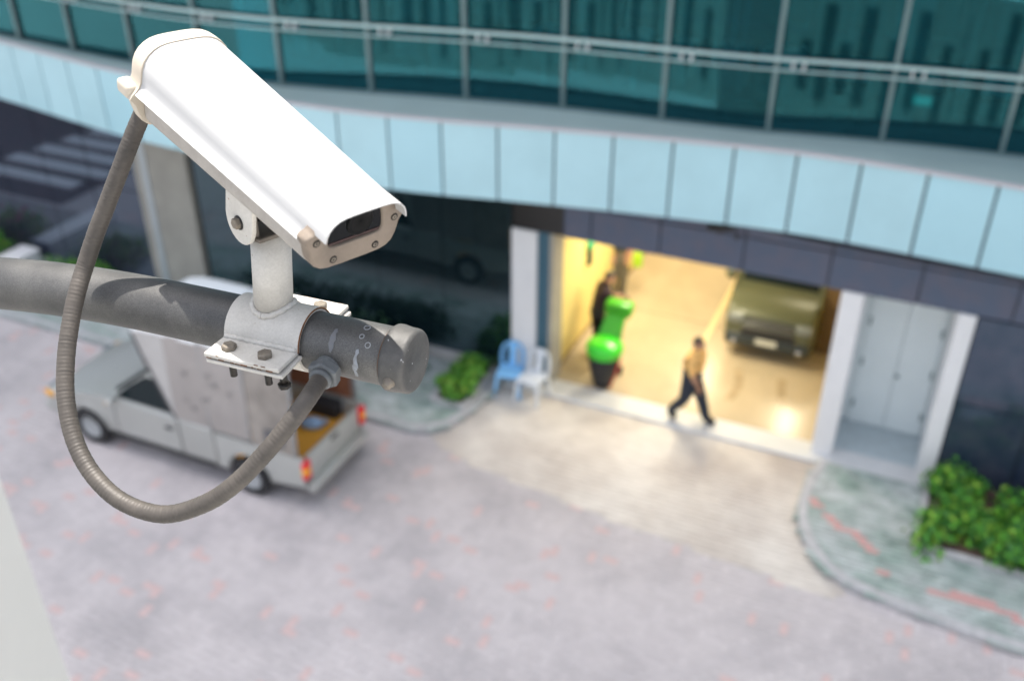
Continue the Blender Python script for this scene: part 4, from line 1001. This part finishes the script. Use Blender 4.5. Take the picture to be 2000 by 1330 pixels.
# --- the camera itself: local x forward, y to its right hand (away from us), z up
scam = thing("security_camera", "white outdoor security camera housing with a long sunshield, tilted down on its post", "camera", PIV)
scam.matrix_world = CAM_M
SR, SF, ST = -.200, .1500, .1856
front = [(0, .1184), (.010, .1184), (.020, .1183), (.030, .1176), (.038, .1158), (.045, .1118), (.0500, .1065), (.0530, .1000), (.0545, .0925), (.0556, .0868), (.0578, .0832), (.0612, .0805), (.0640, .0790)]
rear = [(0, .1345), (.012, .1344), (.024, .1338), (.034, .1318), (.042, .1280), (.049, .1225), (.0545, .1155), (.0580, .1070), (.0595, .0980), (.0605, .0890), (.0632, .0825), (.0675, .0780), (.0712, .0752)]
def section(k, half=None):
    """outline of the sunshield at fraction k (0 rear .. 1 front), right edge over the top to the left edge"""
    h = [(a[0] + (b[0] - a[0]) * k, a[1] + (b[1] - a[1]) * k) for a, b in zip(rear, front)]
    if half: h = h[:half]
    cx = .005 * (1 - k)
    return [(cx + u, v) for u, v in h[::-1]] + [(cx - u, v) for u, v in h[1:]]
def shell(x, sec, th=.0016):
    inn = []
    c = (sum(p[0] for p in sec) / len(sec), .072)
    for i, p in enumerate(sec):
        a, b = sec[max(0, i - 1)], sec[min(len(sec) - 1, i + 1)]
        d = Vector((b[0] - a[0], b[1] - a[1])).normalized(); n = Vector((-d.y, d.x))
        if n.dot(Vector((c[0] - p[0], c[1] - p[1]))) < 0: n = -n
        inn.append((p[0] + n.x * th, p[1] + n.y * th))
    return [V(x, u, v) for u, v in sec] + [V(x, u, v) for u, v in inn[::-1]]
bm = NB(); rings = []
for i in range(13):
    k = i / 12; rings.append(shell(SR + (SF - SR) * k, section(k)))
loft(bm, rings); bmesh.ops.recalc_face_normals(bm, faces=bm.faces)
vis = obj("sunshield", bm, M_visor, scam, 35)
bm = NB(); loft(bm, [shell(SF + .00005, section(1, 9)), shell(ST, [(u * 1.0, v + .0001) for u, v in section(1, 9)])])
bmesh.ops.recalc_face_normals(bm, faces=bm.faces); obj("hood", bm, M_visor, vis, 35)
# housing body under the shield
def body_sec(x, k):
    cx = .005 * (1 - k); hw = .0605 + (.0560 - .0605) * k; zb = .0325 + (.043 - .0325) * k; zt = .0755 + (.0800 - .0755) * k
    r = .014; out = [V(x, cx + hw, zt)]
    for i in range(6): a = -i * math.pi / 10; out.append(V(x, cx + hw - r + r * math.cos(a), zb + r + r * math.sin(a)))
    for i in range(6): a = -math.pi / 2 - i * math.pi / 10; out.append(V(x, cx - hw + r + r * math.cos(a), zb + r + r * math.sin(a)))
    out.append(V(x, cx - hw, zt)); return out
bm = NB(); loft(bm, [body_sec(SR + .004, 0), body_sec(SF - .0004, 1)]); bmesh.ops.recalc_face_normals(bm, faces=bm.faces)
obj("housing_body", bm, M_body, scam, 35)
# front bezel: outline with ears, window opening, recessed glass, four screws
half_out = [(0, .1150), (.030, .1145), (.044, .1095), (.0515, .1010), (.0545, .0945), (.0575, .0915), (.0640, .0895), (.0662, .0865), (.0658, .0815), (.0628, .0775), (.0602, .0720), (.0594, .0660), (.0572, .0575), (.0525, .0485), (.0455, .0435), (.0360, .0412), (.018, .0405), (0, .0405)]
half_in = [(0, .1085), (.016, .1085), (.026, .1070), (.0315, .1030), (.0330, .0990), (.0338, .0960), (.0344, .0930), (.0350, .0900), (.0356, .0860), (.0362, .0820), (.0367, .0780), (.0368, .0745), (.0355, .0710), (.0325, .0688), (.028, .0680), (.020, .0679), (.010, .0679), (0, .0679)]
def mirror_loop(h): return [(u, v) for u, v in h] + [(-u, v) for u, v in h[-2:0:-1]]
lo_, li_ = mirror_loop(half_out), mirror_loop(half_in)
def grow(l, k, cx=0, cz=.080): return [(cx + (u - cx) * k, cz + (v - cz) * k) for u, v in l]
bm = NB()
seq = [(SF, grow(lo_, .985)), (SF + .001, lo_), (SF + .0145, lo_), (SF + .0168, grow(lo_, .985)), (SF + .0177, grow(lo_, .962)), (SF + .0177, grow(li_, 1.06, 0, .088)), (SF + .0170, grow(li_, 1.02, 0, .088)), (SF + .0160, li_), (SF + .0140, grow(li_, .985, 0, .088))]
vr = loft(bm, [[V(x, u, v) for u, v in l] for x, l in seq], cap0=True, cap1=False)
bmesh.ops.recalc_face_normals(bm, faces=bm.faces); bez = obj("front_bezel", bm, M_bezel, scam, 40)
bm = NB(); loft(bm, [[V(SF + .0146, u, v) for u, v in grow(li_, .99, 0, .088)], [V(SF + .0120, u, v) for u, v in grow(li_, .99, 0, .088)]]); bmesh.ops.recalc_face_normals(bm, faces=bm.faces)
wn = obj("window", bm, M_lensglass, bez)
bm = NB(); lathe(bm, [(.017, 0), (.0175, .0012), (.0165, .002), (.0145, .0012), (.012, .0006), (.0, .0014)], (SF + .0147, .006, .089), (1, 0, 0), 32); obj("lens_ring", bm, mat("lens_black", (.004, .0045, .005), .3, spec=.08), bez, 40)
bm = NB(); box(bm, SF + .0147, SF + .0154, -.034, .034, .0692, .0722, .0002); obj("window_gasket", bm, mat("dark_red_gasket", (.030, .008, .007), .5), bez)
for u, v in ((-.0524, .0811), (.0524, .0811), (-.0286, .0512), (.0286, .0512)):
    bm = NB(); lathe(bm, [(.0048, .0002), (.0044, .0008), (.0036, .0004), (.0032, -.001), (.0030, .0003), (.0, .0006)], (SF + .0177, u, v), (1, 0, 0), 18); so = obj("screw", bm, M_dkbolt, bez, 40)
    bm = NB(); lathe(bm, [(.0031, 0), (.0030, .0009), (.0016, .0012), (.0014, .0004), (.0, .0004)], (SF + .0177, u, v), (1, 0, 0), 12); obj("socket", bm, M_bolt, so, 30)
# rear cap: follows shield and body outline, rounded, with the moulded ears
def cap_loop(gr_, hw_k=1.0):
    s = section(0)                                   # right flange .. top .. left flange
    cx = .005; zb = .0290
    out = [(cx + (u - cx) * gr_ * hw_k, .080 + (v - .080) * gr_) for u, v in s]
    low = [(-.0700, .0700), (-.0632, .0610), (-.0600, .0500), (-.0560, .0385), (-.048, .0315), (-.036, zb), (-.012, zb), (.022, zb), (.046, zb), (.058, .0315), (.066, .0385), (.070, .0500), (.0732, .0610), (.080, .0700)]
    return out + [(cx + (u - cx) * gr_, .080 + (v - .080) * gr_) for u, v in low]
bm = NB()
seq = [(SR + .0012, 1.000), (SR + .0012, 1.032), (SR - .002, 1.035), (SR - .017, 1.030), (SR - .0225, 1.015), (SR - .0265, .985), (SR - .0285, .94), (SR - .0292, .5)]
loft(bm, [[V(x, u, v) for u, v in cap_loop(k)] for x, k in seq]); bmesh.ops.recalc_face_normals(bm, faces=bm.faces)
cpo = obj("rear_cap", bm, mat("rear_cap_cream", (.52, .46, .375), .5, var=.12, vscale=18, bump=.1, bscale=300), scam, 45)
for s in (-1, 1):
    cx = .005
    bm = NB(); box(bm, SR - .034, SR - .003, cx + s * .0685 - .0095, cx + s * .0685 + .0095, .0650, .0845, .0055, seg=3); obj("ear", bm, MATS["rear_cap_cream"], cpo, 50)
    bm = NB(); lathe(bm, [(.0042, 0), (.0042, .001), (.0, .0014)], (SR - .0341, cx + s * .070, .0752), (-1, 0, 0), 12); obj("screw", bm, M_bolt, cpo, 40)
# foot: two rounded ears round the pivot bolt, a pad under the body
for s in (-1, 1):
    bm = NB(); poly = [(-.030, .050)]
    for i in range(15): a = math.pi + i * math.pi / 14; poly.append((-.001 + .029 * math.cos(a), .0 + .029 * math.sin(a)))
    poly += [(.028, .050)]
    prism(bm, poly, s * .0425, s * .0365, 'xz', .0008, 1); obj("pivot_ear", bm, M_bracket, scam, 40)
    d = V(0, s, 0)
    bm = NB(); lathe(bm, [(.0092, 0), (.0092, .0012), (.0, .0012)], (0, s * .0426, 0), d, 20); wa = obj("washer", bm, M_dkbolt, scam, 40)
    bm = NB(); lathe(bm, [(.0072, .0013), (.0072, .0066), (.0062, .0076), (.0, .0078)], (0, s * .0426, 0), d, 6, ph=.3); obj("pivot_bolt", bm, M_bolt, scam)
bm = NB(); box(bm, -.034, .034, -.040, .040, .036, .0425, .001); obj("mounting_pad", bm, M_brk2, scam)
bm = NB(); rod(bm, (0, -.036, 0), (0, .036, 0), .006, n=16); obj("pivot_pin", bm, M_dkbolt, scam, 40)

# --- flexible conduit: ribbed hose from the pipe gland round to the underside of the rear cap
hs = thing("flexible_conduit", "brown grey ribbed flexible conduit looping from the pipe gland up to the camera's rear", "conduit", ARM_O)
G0 = ARM_M @ V(.1015, -.0368, -.0105)
hose_end = CAM_M @ V(-.2215, -.045, .036)
HOSE = [(-0.2485, 0.9727, 9.6192), (-0.2678, 0.9541, 9.5985), (-0.2967, 0.9407, 9.5670), (-0.3354, 0.9291, 9.5289), (-0.3787, 0.9273, 9.4972), (-0.4363, 0.9356, 9.4724), (-0.4956, 0.9590, 9.4723), (-0.5398, 0.9887, 9.4922), (-0.5689, 1.0214, 9.5226), (-0.5848, 1.0574, 9.5623), (-0.5893, 1.0939, 9.6028), (-0.5866, 1.1282, 9.6415), (-0.5811, 1.1530, 9.6706), (-0.5734, 1.1762, 9.6970), (-0.5547, 1.1897, 9.7383), (-0.5383, 1.1973, 9.7697), (-0.5035, 1.2108, 9.8358), (-0.4871, 1.2211, 9.8681)]
GN = (Vector(HOSE[0]) - G0).normalized()
hp = [G0 + GN * .016, G0 + GN * .035] + [Vector(p) for p in HOSE] + [hose_end]
dense = spline(hp, 90)
# even spacing: a ring every 1.3 mm, every second one a touch narrower
ev = [dense[0]]; acc = 0; stp = .0013
for a, b in zip(dense, dense[1:]):
    L = (b - a).length; t = stp - acc
    while t <= L: ev.append(a + (b - a) * (t / L)); t += stp
    acc = L - (t - stp)
ev = [p - ARM_O for p in ev]
bm = NB(); tube(bm, ev, lambda i: .01135 - (.00016 + .00018 * (math.sin(i * .31) * math.sin(i * .083) + 1) if i % 4 == 0 else 0.) + .0001 * math.sin(i * .7), 20); obj("hose", bm, M_hose, hs, 80)
g0 = G0 - ARM_O
bm = NB(); lathe(bm, [(.0178, -.006), (.0178, .004), (.0168, .0055), (.0155, .006)], g0, GN, 28); obj("gland_ring", bm, M_gland, hs, 30)
bm = NB(); lathe(bm, [(.0196, .0061), (.0212, .0075), (.0212, .0195), (.0192, .0222), (.0150, .0226)], g0, GN, 6, ph=.45); obj("gland_nut", bm, M_gland, hs)
bm = NB(); lathe(bm, [(.0150, .0222), (.0148, .0275), (.0135, .0295), (.0115, .030)], g0, GN, 24); obj("gland_collar", bm, M_gland, hs, 30)
